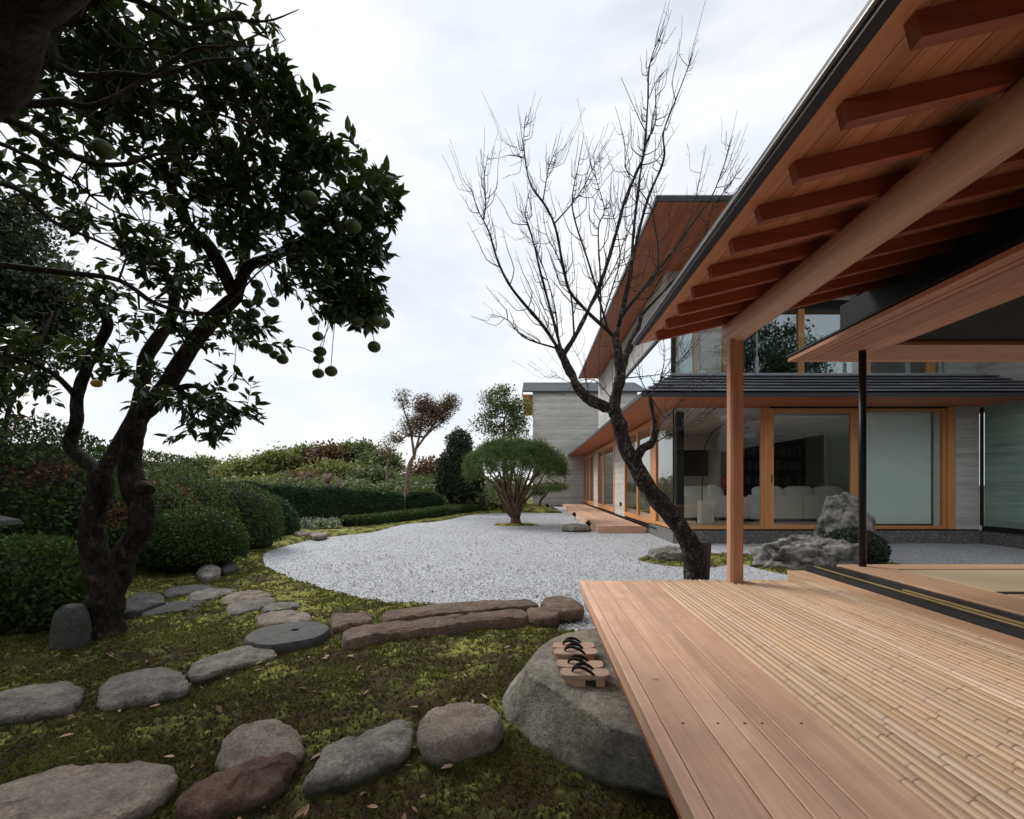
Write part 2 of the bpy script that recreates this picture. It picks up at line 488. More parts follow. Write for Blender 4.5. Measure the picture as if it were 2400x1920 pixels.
M_st_step = mk_stone('smooth_greenish_step_stone', (0.13, 0.12, 0.095), (0.27, 0.25, 0.205), 3, (0.30, 0.24, 0.14), 0.3, 0.35)
M_st_white = mk_stone('veined_pale_rock', (0.10, 0.095, 0.088), (0.60, 0.575, 0.53), 7, (0.6, 0.57, 0.52), 0.5, 0.9)
M_st_brown = mk_stone('brown_block_stone', (0.14, 0.095, 0.07), (0.27, 0.19, 0.14), 6)

def mk_gravel():
    m, nt, b = nm('white_gravel', 0.85)
    v = coords(nt)
    vo = nd(nt, 'TexVoronoi', {'Vector': v, 'Scale': 62.0})
    r = nd(nt, 'SeparateColor', {0: vo.outputs['Color']})
    c = ramp(nt, r.outputs[0], [(0, (0.31, 0.325, 0.35)), (0.5, (0.54, 0.56, 0.60)), (1, (0.80, 0.815, 0.84))])
    edge = nd(nt, 'MapRange', {'Value': vo.outputs['Distance'], 'From Min': 0.38, 'From Max': 0.75, 'To Min': 0.0, 'To Max': 0.75})
    c = mixc(nt, edge.outputs[0], c, (0.16, 0.155, 0.15))
    f = noise(nt, v, 0.7, 4, 0.6)
    c = mixc(nt, 0.6, c, ramp(nt, f, [(0.3, (0.86, 0.85, 0.85)), (0.7, (1.06, 1.07, 1.1))]), 'MULTIPLY')
    nt.links.new(c, b.inputs['Base Color'])
    inv = nd(nt, 'Math', {0: 1.0, 1: vo.outputs['Distance']}, operation='SUBTRACT')
    bump(nt, b, inv.outputs[0], 0.7, 0.012)
    return m
M_gravel = mk_gravel()
M_pebble = None
def mk_moss():
    m, nt, b = nm('moss', 0.95)
    v = coords(nt)
    f = noise(nt, v, 2.6, 5, 0.62, 0.6)
    g = noise(nt, v, 24, 5, 0.7)
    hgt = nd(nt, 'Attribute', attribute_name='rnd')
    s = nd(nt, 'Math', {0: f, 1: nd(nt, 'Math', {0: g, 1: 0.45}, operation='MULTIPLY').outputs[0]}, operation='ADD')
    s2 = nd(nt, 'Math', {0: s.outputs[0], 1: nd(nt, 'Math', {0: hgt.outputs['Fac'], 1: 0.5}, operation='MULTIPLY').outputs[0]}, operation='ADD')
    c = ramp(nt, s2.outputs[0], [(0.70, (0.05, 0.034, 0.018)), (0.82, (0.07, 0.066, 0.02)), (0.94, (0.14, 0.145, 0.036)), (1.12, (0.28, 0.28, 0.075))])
    nt.links.new(c, b.inputs['Base Color'])
    bump(nt, b, noise(nt, v, 70, 4, 0.7), 0.8, 0.02)
    b.inputs['Specular IOR Level'].default_value = 0.1
    return m
M_moss = mk_moss()
M_soil = plain('garden_soil', (0.06, 0.05, 0.03), 0.95, 0, 0.4, 3, 0.3)

def mk_bark(name, c1, c2, scale=(9, 9, 3), patch=None, bmp=0.7, ps=6.0):
    m, nt, b = nm(name, 0.9)
    v = coords(nt, scale)
    f = noise(nt, v, 1.6, 7, 0.7, 0.7)
    f2 = noise(nt, coords(nt), ps, 5, 0.65)
    f3 = noise(nt, coords(nt, (scale[0] * 4, scale[1] * 4, scale[2] * 3)), 1.6, 5, 0.7)
    c = ramp(nt, f, [(0.38, c1), (0.62, c2)])
    if patch:
        c = mixc(nt, nd(nt, 'MapRange', {'Value': f2, 'From Min': 0.57, 'From Max': 0.62, 'To Min': 0.0, 'To Max': 0.7}).outputs[0], c, patch)
    c = mixc(nt, 0.8, c, ramp(nt, f3, [(0.38, (0.35, 0.35, 0.35)), (0.62, (1.7, 1.7, 1.7))]), 'MULTIPLY')
    nt.links.new(c, b.inputs['Base Color'])
    hb = nd(nt, 'Math', {0: f, 1: f3}, operation='ADD')
    bump(nt, b, hb.outputs[0], min(1, bmp * 1.3), 0.03)
    b.inputs['Specular IOR Level'].default_value = 0.2
    return m
M_bk_citrus = mk_bark('citrus_bark', (0.013, 0.010, 0.008), (0.055, 0.044, 0.035), (9, 9, 4), (0.13, 0.085, 0.066), 0.9)
M_bk_plum = mk_bark('plum_bark', (0.018, 0.013, 0.011), (0.075, 0.056, 0.047), (14, 14, 8), (0.20, 0.20, 0.165), 0.9, 15.0)
M_bk_twig = mk_bark('grey_twig', (0.035, 0.025, 0.024), (0.085, 0.066, 0.064), (9, 9, 9))
M_bk_pine = mk_bark('red_pine_bark', (0.085, 0.05, 0.037), (0.22, 0.135, 0.10), (10, 10, 3))
M_bk_far = mk_bark('pale_brown_bark', (0.16, 0.11, 0.08), (0.34, 0.25, 0.19), (6, 6, 2))
M_bk_dark = mk_bark('dark_bark', (0.02, 0.016, 0.013), (0.05, 0.04, 0.032), (6, 6, 3))

def foliage(name, dark, lite, rough=0.5, trans=0.25, spec=0.4):
    m, nt, b = nm(name, rough)
    at = nd(nt, 'Attribute', attribute_name='rnd')
    c = ramp(nt, at.outputs['Fac'], [(0.0, dark), (1.0, lite)])
    nt.links.new(c, b.inputs['Base Color'])
    b.inputs['Specular IOR Level'].default_value = spec
    if trans:
        t = nd(nt, 'BsdfTranslucent', {'Color': mixc(nt, 0.6, c, (0.16, 0.2, 0.03))})
        out = nt.nodes['Material Output']
        mx = nd(nt, 'MixShader', {0: trans, 1: b.outputs[0], 2: t.outputs[0]})
        nt.links.new(mx.outputs[0], out.inputs['Surface'])
    return m
F_citrus = foliage('citrus_leaf', (0.008, 0.028, 0.009), (0.032, 0.085, 0.022), 0.34, 0.12)
F_azalea = foliage('azalea_leaf', (0.010, 0.030, 0.008), (0.085, 0.155, 0.032), 0.55, 0.15, 0.25)
F_azalea_y = foliage('azalea_leaf_fresh', (0.035, 0.075, 0.015), (0.17, 0.25, 0.045), 0.55, 0.15, 0.25)
F_hedge = foliage('hedge_leaf', (0.016, 0.042, 0.022), (0.065, 0.125, 0.05), 0.55, 0.1, 0.25)
F_dark = foliage('dark_evergreen_leaf', (0.012, 0.026, 0.014), (0.04, 0.066, 0.026), 0.45, 0.1)
F_red = foliage('reddened_leaf', (0.09, 0.035, 0.02), (0.20, 0.075, 0.035), 0.6, 0.15)
F_brown = foliage('russet_leaf', (0.11, 0.06, 0.037), (0.25, 0.145, 0.09), 0.7, 0.2)
F_wood1 = foliage('yellow_green_leaf', (0.085, 0.10, 0.025), (0.36, 0.36, 0.10), 0.6, 0.3)
F_wood2 = foliage('mid_green_leaf', (0.055, 0.08, 0.03), (0.20, 0.25, 0.08), 0.6, 0.3)
F_pale = foliage('silvery_leaf', (0.12, 0.19, 0.15), (0.30, 0.40, 0.33), 0.6, 0.15)
F_light = foliage('thin_green_leaf', (0.06, 0.085, 0.035), (0.16, 0.2, 0.08), 0.5, 0.3)
F_pine = foliage('pine_needle', (0.035, 0.075, 0.02), (0.15, 0.24, 0.055), 0.5, 0.2)
F_mossb = foliage('moss_frond', (0.04, 0.03, 0.014), (0.25, 0.265, 0.065), 0.9, 0.15, 0.1)
F_fall = foliage('fallen_leaf', (0.20, 0.085, 0.05), (0.60, 0.40, 0.29), 0.7, 0.1)
M_fruit = plain('green_citrus_peel', (0.05, 0.075, 0.02), 0.45, 0, 0.35, 25, 0.15)
M_fruit_y = plain('ripening_citrus_peel', (0.52, 0.30, 0.04), 0.45, 0, 0.2, 25, 0.15)

# ================================================================== GROUND
def poly_sd(X, Y, poly):
    """signed distance to a polygon, negative inside"""
    P = np.asarray(poly)[:, :2]
    d = np.full(X.shape, 1e9); ins = np.zeros(X.shape, bool)
    n = len(P)
    for i in range(n):
        a, b = P[i], P[(i + 1) % n]
        e = b - a
        t = np.clip(((X - a[0]) * e[0] + (Y - a[1]) * e[1]) / (e @ e + 1e-12), 0, 1)
        d = np.minimum(d, np.hypot(X - a[0] - t * e[0], Y - a[1] - t * e[1]))
        c = ((a[1] > Y) != (b[1] > Y))
        ins ^= c & (X < (b[0] - a[0]) * (Y - a[1]) / (b[1] - a[1] + 1e-12) + a[0])
    return np.where(ins, -d, d)
_up = [(1188, 1081), (1100, 1079.5), (1040, 1081), (985, 1086), (950, 1094), (905, 1100), (858, 1104), (825, 1112), (785, 1121), (715, 1129), (645, 1137), (598, 1151), (568, 1163), (562, 1174)]
_lo = [(568, 1188), (590, 1207), (640, 1228), (700, 1243), (765, 1258), (830, 1268), (890, 1275), (1000, 1288), (1110, 1304), (1150, 1318), (1200, 1327), (1245, 1330), (1300, 1345)]
GRAVEL = [gd(u, v)[:2] for u, v in _up + _lo]
GRAVEL = [np.array([1.0, 29.0])] + smooth_line(np.array(GRAVEL), 4).tolist() + [np.array([0.9, 3.6]), np.array([14.0, 3.6]), np.array([14.0, 29.0])]
ISL1 = smooth_line(np.array([gd(u, v)[:2] for u, v in [(1330, 1179), (1362, 1171), (1440, 1168), (1500, 1169), (1570, 1171), (1640, 1171), (1720, 1176), (1800, 1181), (1900, 1187), (1920, 1195), (1850, 1202), (1780, 1212), (1700, 1216), (1640, 1209), (1590, 1198), (1550, 1189), (1500, 1196), (1440, 1196), (1380, 1190), (1330, 1179)]]), 3)
ISL2 = [np.array([-0.5, 15.6]) + np.array([math.cos(a) * 0.78 * (1 + .1 * math.sin(3 * a)), math.sin(a) * 0.62]) for a in np.linspace(0, 2 * PI, 24, endpoint=False)]
def moss_h(X, Y):
    s = poly_sd(X, Y, GRAVEL)
    s = np.maximum(s, -poly_sd(X, Y, ISL1)); s = np.maximum(s, -poly_sd(X, Y, ISL2))
    P = np.stack([X, Y, X * 0], 1)
    s = s + (fbm(P * 9, 3, 3) - 0.5) * 0.05
    k = np.clip((s + 0.02) / 0.16, 0, 1)
    k = k * k * (3 - 2 * k)
    mound = (fbm(P * 0.9, 3, 9) - 0.45) * 0.10 + (fbm(P * 4.5, 3, 5) - 0.5) * 0.045
    # the far mound beneath the back wall
    mound = mound + 0.22 * np.exp(-((X + 0.3) / 1.6) ** 2 - ((Y - 25) / 3.0) ** 2)
    fine = (fbm(P * 26, 3, 21) - 0.5) * 0.035
    return -0.05 + k * (0.095 + np.maximum(mound, -0.03)) + k * fine, k
rows = 0.45 * 1.0112 ** np.arange(0, 420)
tt = np.linspace(-1.75, 1.55, 520)
YY, TT = np.meshgrid(rows, tt, indexing='ij')
XX = TT * (YY + 0.55)
xf, yf = XX.ravel(), YY.ravel()
zf, kf = moss_h(xf, yf)
nr, nc = XX.shape
idx = np.arange(nr * nc).reshape(nr, nc)
Fm = np.stack([idx[:-1, :-1], idx[:-1, 1:], idx[1:, 1:], idx[1:, :-1]], -1).reshape(-1, 4)
keep = kf[Fm].max(axis=1) > 0.0
keep |= RNG.random(len(Fm)) < 0
o = mesh('moss_ground', np.stack([xf, yf, zf], 1), Fm[keep], M_moss, None, True, {'rnd': (fbm(np.stack([xf, yf, xf * 0], 1) * 26, 3, 21) - 0.3) + np.clip((yf - 3.6) * .09, -.12, .16)})  # tone falls towards the viewer: browner moss, with tree shade put into its colour
o['kind'] = 'structure'
o = mesh('ground', [(-600, -60, -0.11), (600, -60, -0.11), (600, 900, -0.11), (-600, 900, -0.11)], [(0, 1, 2, 3)], M_soil)
o['kind'] = 'structure'
# gravel: a gently rippled sheet
gx, gy = np.meshgrid(np.linspace(-5.2, 13, 180), np.linspace(3.3, 29.2, 260), indexing='ij')
gf, hf = gx.ravel(), gy.ravel()
gz = (fbm(np.stack([gf, hf, gf * 0], 1) * 1.7, 3, 31) - 0.5) * 0.022
idx = np.arange(gf.size).reshape(gx.shape)
Fg = np.stack([idx[:-1, :-1], idx[1:, :-1], idx[1:, 1:], idx[:-1, 1:]], -1).reshape(-1, 4)
sd = poly_sd(gf, hf, GRAVEL)
Fg = Fg[(sd[Fg].min(axis=1) < 0.35)]
o = mesh('gravel_bed', np.stack([gf, hf, gz], 1), Fg, M_gravel, None, True); o['kind'] = 'structure'

# loose pebbles on the near gravel
n = 34000
py = 3.65 * (16 / 3.65) ** RNG.random(n); px = RNG.uniform(-0.75, 0.62, n) * py
ok = poly_sd(px, py, GRAVEL) < 0.0
px, py = px[ok], py[ok]; n = len(px)
O8 = np.array([[1, 0, 0], [-1, 0, 0], [0, 1, 0], [0, -1, 0], [0, 0, 1], [0, 0, -1]], float)
F8 = np.array([[0, 2, 4], [2, 1, 4], [1, 3, 4], [3, 0, 4], [2, 0, 5], [1, 2, 5], [3, 1, 5], [0, 3, 5]])
ang = RNG.uniform(0, 6.28, n); sz = RNG.uniform(0.006, 0.0125, n)
sx, sy, szz = sz * RNG.uniform(.8, 1.3, n), sz * RNG.uniform(.6, 1, n), sz * RNG.uniform(.5, .8, n)
q = O8[None] * np.stack([sx, sy, szz], 1)[:, None, :]
ca, sa = np.cos(ang)[:, None], np.sin(ang)[:, None]
V = np.stack([q[..., 0] * ca - q[..., 1] * sa + px[:, None], q[..., 0] * sa + q[..., 1] * ca + py[:, None], q[..., 2] + 0.010], -1)
gcol = foliage('gravel_pebble', (0.38, 0.385, 0.40), (0.82, 0.82, 0.82), 0.85, 0, 0.3)
o = mesh('gravel_pebbles', V.reshape(-1, 3), (F8[None] + (np.arange(n) * 6)[:, None, None]).reshape(-1, 3), gcol, None, False, {'rnd': np.repeat(RNG.random(n), 6)})
o['kind'] = 'stuff'; tag(o, 'loose white pebbles lying on the near gravel', 'gravel')

# moss fronds: short tufts
n = 210000
my = 1.15 * (9.5 / 1.15) ** RNG.random(n); mx = (RNG.uniform(-1.28, 0.75, n)) * my
z, k = moss_h(mx, my)
ok = (k > 0.45) & ~((mx > 0.9) & (my < 4.1))
dens = fbm(np.stack([mx, my, mx * 0], 1) * 3.1, 3, 77)
ok &= RNG.random(n) < np.clip((dens - 0.25) * 2.2, 0.12, 1)
mx, my, z, dens = mx[ok], my[ok], z[ok], dens[ok]; n = len(mx)
base = np.stack([mx, my, z - 0.004], 1)
Vs, Fs, Rs = [], [], []
for q in range(3):
    D = nrm(np.stack([RNG.normal(0, .55, n), RNG.normal(0, .55, n), np.ones(n)], 1))
    S = nrm(np.cross(D, rdir(n)))
    h = RNG.uniform(0.010, 0.026, n)[:, None] * (0.7 + 0.1 * my[:, None]); w = RNG.uniform(0.003, 0.006, n)[:, None] * (0.7 + 0.18 * my[:, None])
    Vs.append(np.stack([base - S * w, base + S * w, base + D * h], 1).reshape(-1, 3))
    Rs.append(np.repeat(np.clip(RNG.normal(0.36, 0.16, n) + (dens - 0.5) * 1.4 + np.clip((my - 3.6) * .09, -.14, .18), 0, 1), 3))  # fronds likewise darker nearby, part brown moss, part shade painted in
V = np.concatenate(Vs)
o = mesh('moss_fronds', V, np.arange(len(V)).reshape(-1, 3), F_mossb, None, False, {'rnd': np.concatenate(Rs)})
o['kind'] = 'stuff'; tag(o, 'short green and brown moss fronds covering the near ground', 'moss')

# ================================================================== TEA PAVILION
ZD = 0.5
YN = -1.4                                        # near end, behind the camera
tea = thing('tea_pavilion', 'near wooden pavilion with bamboo veranda, log beam and raftered eave', 'pavilion', (1.7, 2.0, 0))
deck = box('deck', 0.43, 2.5, YN, 3.99, 0.32, 0.40, wd('rafter', 1), tea)
XS = [0.388, 0.437, 0.578, 0.676, 0.742, 0.81, 0.99]
for a, b in zip(XS[:-1], XS[1:]):
    first = a == XS[0]
    o = box('plank', a + 0.002, b - 0.002, YN, 4.035, ZD - (0.075 if first else 0.032), ZD + (0.0 if not first else 0.001), wd('deck', 1), deck, 0.003)
box('joist', 0.45, 0.99, YN, 4.0, 0.405, 0.463, wd('rafter', 1), deck)
for yy in (0.2, 2.1, 3.85):
    box('leg', 0.86, 0.96, yy - 0.05, yy + 0.05, -0.02, 0.33, wd('rafter', 2), deck)
    box('leg', 2.2, 2.3, yy - 0.05, yy + 0.05, -0.02, 0.33, wd('rafter', 2), deck)
# nail plugs on the planks
pv, pf = [], []
for yy in (1.62, 0.55, 2.9):
    for a, b in zip(XS[1:-1], XS[2:]):
        c = (a + b) / 2 + random.uniform(-.008, .008); n0 = len(pv)
        for s in range(8): pv.append((c + 0.005 * math.cos(s * PI / 4), yy + 0.005 * math.sin(s * PI / 4), ZD + 0.0012))
        pf.append(tuple(range(n0, n0 + 8)))
mesh('nail_plugs', pv, pf, M_dark, deck)['kind'] = 'stuff'
# bamboo floor
bfl = box('bamboo_floor', 0.992, 2.36, YN, 4.0, 0.405, 0.445, wd('rafter', 1), tea)
x = 0.993; bi = 0
while x < 2.335:
    dia = random.uniform(0.030, 0.041)
    if x + dia > 2.365: dia = 2.365 - x
    r = dia / 2
    yend = 4.04 + random.uniform(-0.012, 0.03)
    prof, nodev = [], []
    y = yend
    prof.append((y, 1.0, 0.35)); nxt = y - random.uniform(0.05, 0.3)
    ph = random.uniform(0, 6)
    while y > YN:
        if nxt < YN: break
        dk = random.uniform(0.35, 1.0)
        prof += [(nxt + 0.012, 1.0, 0), (nxt + 0.0045, 1.035, 0.1), (nxt + 0.0012, 1.05, 0.25), (nxt, 0.985, dk), (nxt - 0.0018, 1.03, dk * .6), (nxt - 0.006, 1.02, 0.0), (nxt - 0.02, 1.0, 0)]
        y = nxt; nxt = y - random.uniform(0.21, 0.34)
    prof.append((YN, 1.0, 0))
    pa = np.array(prof); m = len(pa); sd_ = 12
    th = np.arange(sd_) * 2 * PI / sd_
    cx = x + r + 0.0025 * np.sin(pa[:, 0] * 1.3 + ph); cz = ZD + 0.006 - r + 0.0022 * np.sin(pa[:, 0] * 1.9 + ph * 2)
    V = np.stack([cx[:, None] + r * pa[:, 1:2] * np.cos(th), np.repeat(pa[:, :1], sd_, 1), cz[:, None] + r * pa[:, 1:2] * np.sin(th)], -1).reshape(-1, 3)
    F = []
    for i in range(m - 1):
        for s in range(sd_):
            s2 = (s + 1) % sd_; F.append((i * sd_ + s, (i + 1) * sd_ + s, (i + 1) * sd_ + s2, i * sd_ + s2))
    # hollow cut end
    c0 = len(V); rim = np.stack([cx[0] + r * .66 * np.cos(th), np.full(sd_, yend), cz[0] + r * .66 * np.sin(th)], -1)
    inn = rim - np.array([0, 0.05, 0])
    V = np.concatenate([V, rim, inn])
    for s in range(sd_):
        s2 = (s + 1) % sd_; F.append((s, s2, c0 + s2, c0 + s)); F.append((c0 + s, c0 + s2, c0 + sd_ + s2, c0 + sd_ + s))
    F.append(tuple(c0 + sd_ + s for s in range(sd_)))
    at = np.concatenate([np.repeat(pa[:, 2], sd_), np.full(sd_, .3), np.full(sd_, 1.0)])
    mesh('bamboo_pole', V, F, M_bamboo, bfl, True, {'node': at})
    x += dia + 0.0008; bi += 1
# edge boards, sill, rails, raised floor
box('edge_board', 2.368, 2.528, YN, 4.5, 0.42, ZD + 0.002, wd('hinoki', 1), tea, 0.003)
sill = hexa('sliding_door_sill', [(2.53, YN, .40), (2.856, YN, .40), (2.856, 4.5, .40), (2.53, 4.5, .40), (2.545, YN, .537), (2.856, YN, .537), (2.856, 4.5, .537), (2.545, 4.5, .537)], M_sill, tea)
box('brass_rail', 2.618, 2.630, YN, 4.5, .5372, .5425, M_brass, sill)
box('brass_rail', 2.676, 2.688, YN, 3.5, .5372, .5425, M_brass, sill)
box('brass_rail', 2.702, 2.708, YN, 3.5, .5372, .5405, M_brass, sill)
fl = box('room_floor', 2.86, 6.4, YN, 4.53, 0.36, 0.505, wd('rafter', 1), tea)
box('floor_board', 2.862, 3.235, YN, 4.55, 0.509, 0.550, wd('hinoki', 1), fl, 0.003)
box('floor_board', 3.239, 6.4, 4.30, 4.55, 0.509, 0.5497, wd('hinoki', 0), fl, 0.003)
box('floor_groove', 3.238, 6.4, 4.275, 4.298, 0.507, 0.535, M_black, fl)
box('tatami_mat', 3.26, 5.1, 3.40, 4.272, 0.507, 0.5475, M_tatami, fl, 0.004)
box('mat_border', 3.26, 5.1, 3.33, 3.398, 0.507, 0.546, M_black, fl)
box('tatami_mat', 3.26, 5.1, 2.35, 3.325, 0.507, 0.5475, wd('hinoki', 0), fl, 0.004)
box('tatami_mat', 5.11, 6.4, 2.0, 4.272, 0.507, 0.5475, M_tatami, fl, 0.004)
box('floor_board', 3.239, 6.4, YN, 2.345, 0.509, 0.5485, wd('hinoki', 1), fl)
box('foundation', 1.35, 6.2, YN, 3.75, -0.05, 0.318, M_st_dark, tea)
box('foundation', 2.95, 6.2, 3.752, 4.4, -0.05, 0.355, M_st_dark, tea)
# slim black steel post under the inner ceiling
V, F = tubes([(np.array([[3.03, 4.44, 0.551], [3.03, 4.44, 2.53]]), 0.031)], 20)
o = mesh('steel_post', V, F, M_black, tea, True); tag(o, 'slim black round steel post')
# timber post with chamfered corners
c, h2, ch = (1.665, 3.975), 0.053, 0.017
ring = [(-h2 + ch, -h2), (h2 - ch, -h2), (h2, -h2 + ch), (h2, h2 - ch), (h2 - ch, h2), (-h2 + ch, h2), (-h2, h2 - ch), (-h2, -h2 + ch)]
V = [(c[0] + a, c[1] + b, z) for z in (0.47, 2.50) for a, b in ring]
F = [(i, (i + 1) % 8, 8 + (i + 1) % 8, 8 + i) for i in range(8)] + [tuple(range(7, -1, -1)), tuple(range(8, 16))]
tag(mesh('post', V, F, wd('cedar', 2), tea), 'square cedar post with chamfered corners')
# log beam
ys = np.linspace(4.06, YN, 40)
lp = np.stack([1.675 + 0.004 * np.sin(ys * 2), ys, 2.565 + 0.004 * np.sin(ys * 1.3 + 1)], 1)
lp = np.vstack([[lp[0] + (0, .012, 0)], lp]); lr = np.concatenate([[0.080], 0.096 + 0.004 * np.sin(ys * 1.7)])
V, F = tubes([(lp, lr)], 32)
tag(mesh('log_beam', V, F, wood('peeled_log', (0.54, 0.345, 0.235), (0.72, 0.50, 0.37), 1, 0.5, 0.0, 3.5), tea, True), 'round peeled log beam carrying the rafters')
# eave
SL = 0.238
def hs(x): return EYE + 1.205 + SL * (x - 1.05)       # rafter underside
eave = hexa('eave', [(0.94, YN, hs(.94) + .102), (3.1, YN, hs(3.1) + .102), (3.1, 4.34, hs(3.1) + .102), (0.94, 4.34, hs(.94) + .102),
                     (0.94, YN, hs(.94) + .15), (3.1, YN, hs(3.1) + .15), (3.1, 4.34, hs(3.1) + .15), (0.94, 4.34, hs(.94) + .15)], M_flash, tea)
bx = 0.958
while bx < 3.04:
    b2 = bx + 0.108
    hexa('soffit_board', [(bx + .0015, YN, hs(bx) + .0765), (b2 - .0015, YN, hs(b2) + .0765), (b2 - .0015, 4.335, hs(b2) + .0765), (bx + .0015, 4.335, hs(bx) + .0765),
                          (bx + .0015, YN, hs(bx) + .098), (b2 - .0015, YN, hs(b2) + .098), (b2 - .0015, 4.335, hs(b2) + .098), (bx + .0015, 4.335, hs(bx) + .098)], wd('cedar', 1), eave)
    bx = b2
i = 0
while 4.05 - 0.303 * i > YN:
    y = 4.05 - 0.303 * i; i += 1
    a, b = 1.05, 3.0
    o = hexa('rafter', [(a, y - .022, hs(a)), (b, y - .022, hs(b)), (b, y + .022, hs(b)), (a, y + .022, hs(a)),
                        (a - .018, y - .022, hs(a - .018) + .075), (b, y - .022, hs(b) + .075), (b, y + .022, hs(b) + .075), (a - .018, y + .022, hs(a - .018) + .075)], wd('rafter', 0), eave)
hexa('fascia', [(0.908, YN, hs(.908) + .074), (0.956, YN, hs(.956) + .070), (0.956, 4.345, hs(.956) + .070), (0.908, 4.345, hs(.908) + .074),
                (0.902, YN, hs(.908) + .128), (0.956, YN, hs(.956) + .156), (0.956, 4.345, hs(.956) + .156), (0.902, 4.345, hs(.908) + .128)], M_black, eave)
box('drip_edge', 0.892, 0.906, YN, 4.35, hs(.90) + .095, hs(.90) + .10, M_palemetal, eave)
# upper roof layer whose pale-edged verge shows beyond the eave
hexa('roof_verge', [(0.96, 0.2, 2.675), (1.3, 0.2, 2.75), (1.3, 1.9, 2.745), (1.085, 1.9, 2.675), (0.96, 0.2, 2.71), (1.3, 0.2, 2.79), (1.3, 1.9, 2.785), (1.085, 1.9, 2.71)], M_palemetal, eave)
hexa('roof_verge_cap', [(0.945, 0.2, 2.712), (1.3, 0.2, 2.795), (1.3, 1.905, 2.79), (1.07, 1.905, 2.712), (0.945, 0.2, 2.735), (1.3, 0.2, 2.82), (1.3, 1.905, 2.815), (1.07, 1.905, 2.735)], M_black, eave)
# charred wall above the inner lintel, inner ceiling frame and coffer
box('upper_wall', 3.002, 3.08, YN, 4.72, 2.605, 3.04, M_blackwall, tea)
box('upper_wall', 3.082, 6.4, 4.60, 4.70, 2.605, 3.2, M_blackwall, tea)
cl = box('inner_ceiling', 2.60, 6.4, YN, 4.80, 2.573, 2.603, M_blackwall, tea)
hexa('ceiling_flashing', [(2.55, YN, 2.575), (2.60, YN, 2.575), (2.60, 4.86, 2.575), (2.55, 4.86, 2.575), (2.55, YN, 2.592), (2.60, YN, 2.602), (2.60, 4.86, 2.602), (2.55, 4.86, 2.592)], M_black, cl)
for x0, x1 in ((2.562, 2.655), (2.667, 2.722), (2.734, 2.97), (2.973, 3.195)):
    box('ceiling_board', x0, x1, YN, 4.85 if x0 < 2.6 else (4.76 if x0 < 2.7 else 4.68), 2.53, 2.568, wd('cedar', 1), cl, 0.002)
for k, (y0, y1) in enumerate(((4.767, 4.85), (4.69, 4.755), (4.26, 4.682))):
    box('ceiling_board', 2.66 if k == 0 else (2.735 if k == 1 else 3.198), 6.4, y0, y1, 2.53, 2.568, wd('cedar', 0), cl, 0.002)
cof = box('coffer', 3.22, 6.4, YN, 4.24, 2.80, 2.83, wd('brown', 1), tea)
box('coffer_side', 3.198, 3.218, YN, 4.255, 2.552, 2.83, wd('brown', 1), cof)
box('coffer_side', 3.22, 6.4, 4.236, 4.256, 2.552, 2.83, wd('brown', 0), cof)
box('coffer_lip', 3.222, 6.4, 4.205, 4.234, 2.60, 2.615, wd('brown', 0), cof)
V, F = tubes([(np.array([[2.75, 3.4, 2.617], [2.75, 3.4, 2.605]]), 0.03)], 16)
mesh('downlight', V, F, M_palemetal, tea, True)
box('back_wall', 6.4, 6.5, YN, 4.7, 0.36, 3.2, M_room, tea)
box('back_wall', 3.1, 6.4, YN - 0.1, YN - .002, 0.36, 3.2, M_room, tea)
box('roof_slab', 3.1, 6.5, YN, 4.9, 3.22, 3.3, M_flash, tea)

# ================================================================== MAIN HOUSE
XW, YF = 3.10, 10.67
house = thing('main_house', 'two-storey concrete house with timber soffits and large glass windows', 'house', (6.0, 15.0, 0))
box('plinth', XW, 13.0, YF, 12.9, -0.1, 0.29, M_plinth, house)
box('plinth', XW + 0.05, 13.0, 12.9, 30.0, -0.1, 0.20, M_plinth, house)
box('plinth', 9.88, 13.0, -8, YF - .002, -0.1, 0.29, M_plinth, house)
box('base_flashing', XW - 0.012, 9.84, YF - 0.012, YF + 0.05, 0.292, 0.315, M_black, house)
def fx(u): return (u - U0) * YF / FU
# --- ground floor front: frames and panes
ZB, ZT = 0.317, 2.985
def window(name, x0, x1, y, z0, z1, fw, glassm, depth=0.07, parent=house, inset=0.0, lab=None):
    w = boxes(name, [(x0, x1, y, y + depth, z0, z0 + fw), (x0, x1, y, y + depth, z1 - fw, z1),
                     (x0, x0 + fw, y, y + depth, z0 + fw, z1 - fw), (x1 - fw, x1, y, y + depth, z0 + fw, z1 - fw)], wd('frame', 2), parent)
    box('pane', x0 + fw, x1 - fw, y + depth * .55, y + depth * .55 + .008, z0 + fw, z1 - fw, glassm, w)
    if lab: tag(w, lab)
    return w
def window_side(name, y0, y1, x, z0, z1, fw, glassm, depth=0.07, parent=house, mull=()):
    L = [(x, x + depth, y0, y1, z0, z0 + fw), (x, x + depth, y0, y1, z1 - fw, z1), (x, x + depth, y0, y0 + fw, z0 + fw, z1 - fw), (x, x + depth, y1 - fw, y1, z0 + fw, z1 - fw)]
    for q in mull: L.append((x + .005, x + depth - .005, q - fw * .6, q + fw * .6, z0 + fw, z1 - fw))
    w = boxes(name, L, wd('frame', 2), parent)
    box('pane', x + depth * .55, x + depth * .55 + .008, y0 + fw, y1 - fw, z0 + fw, z1 - fw, glassm, w)
    return w
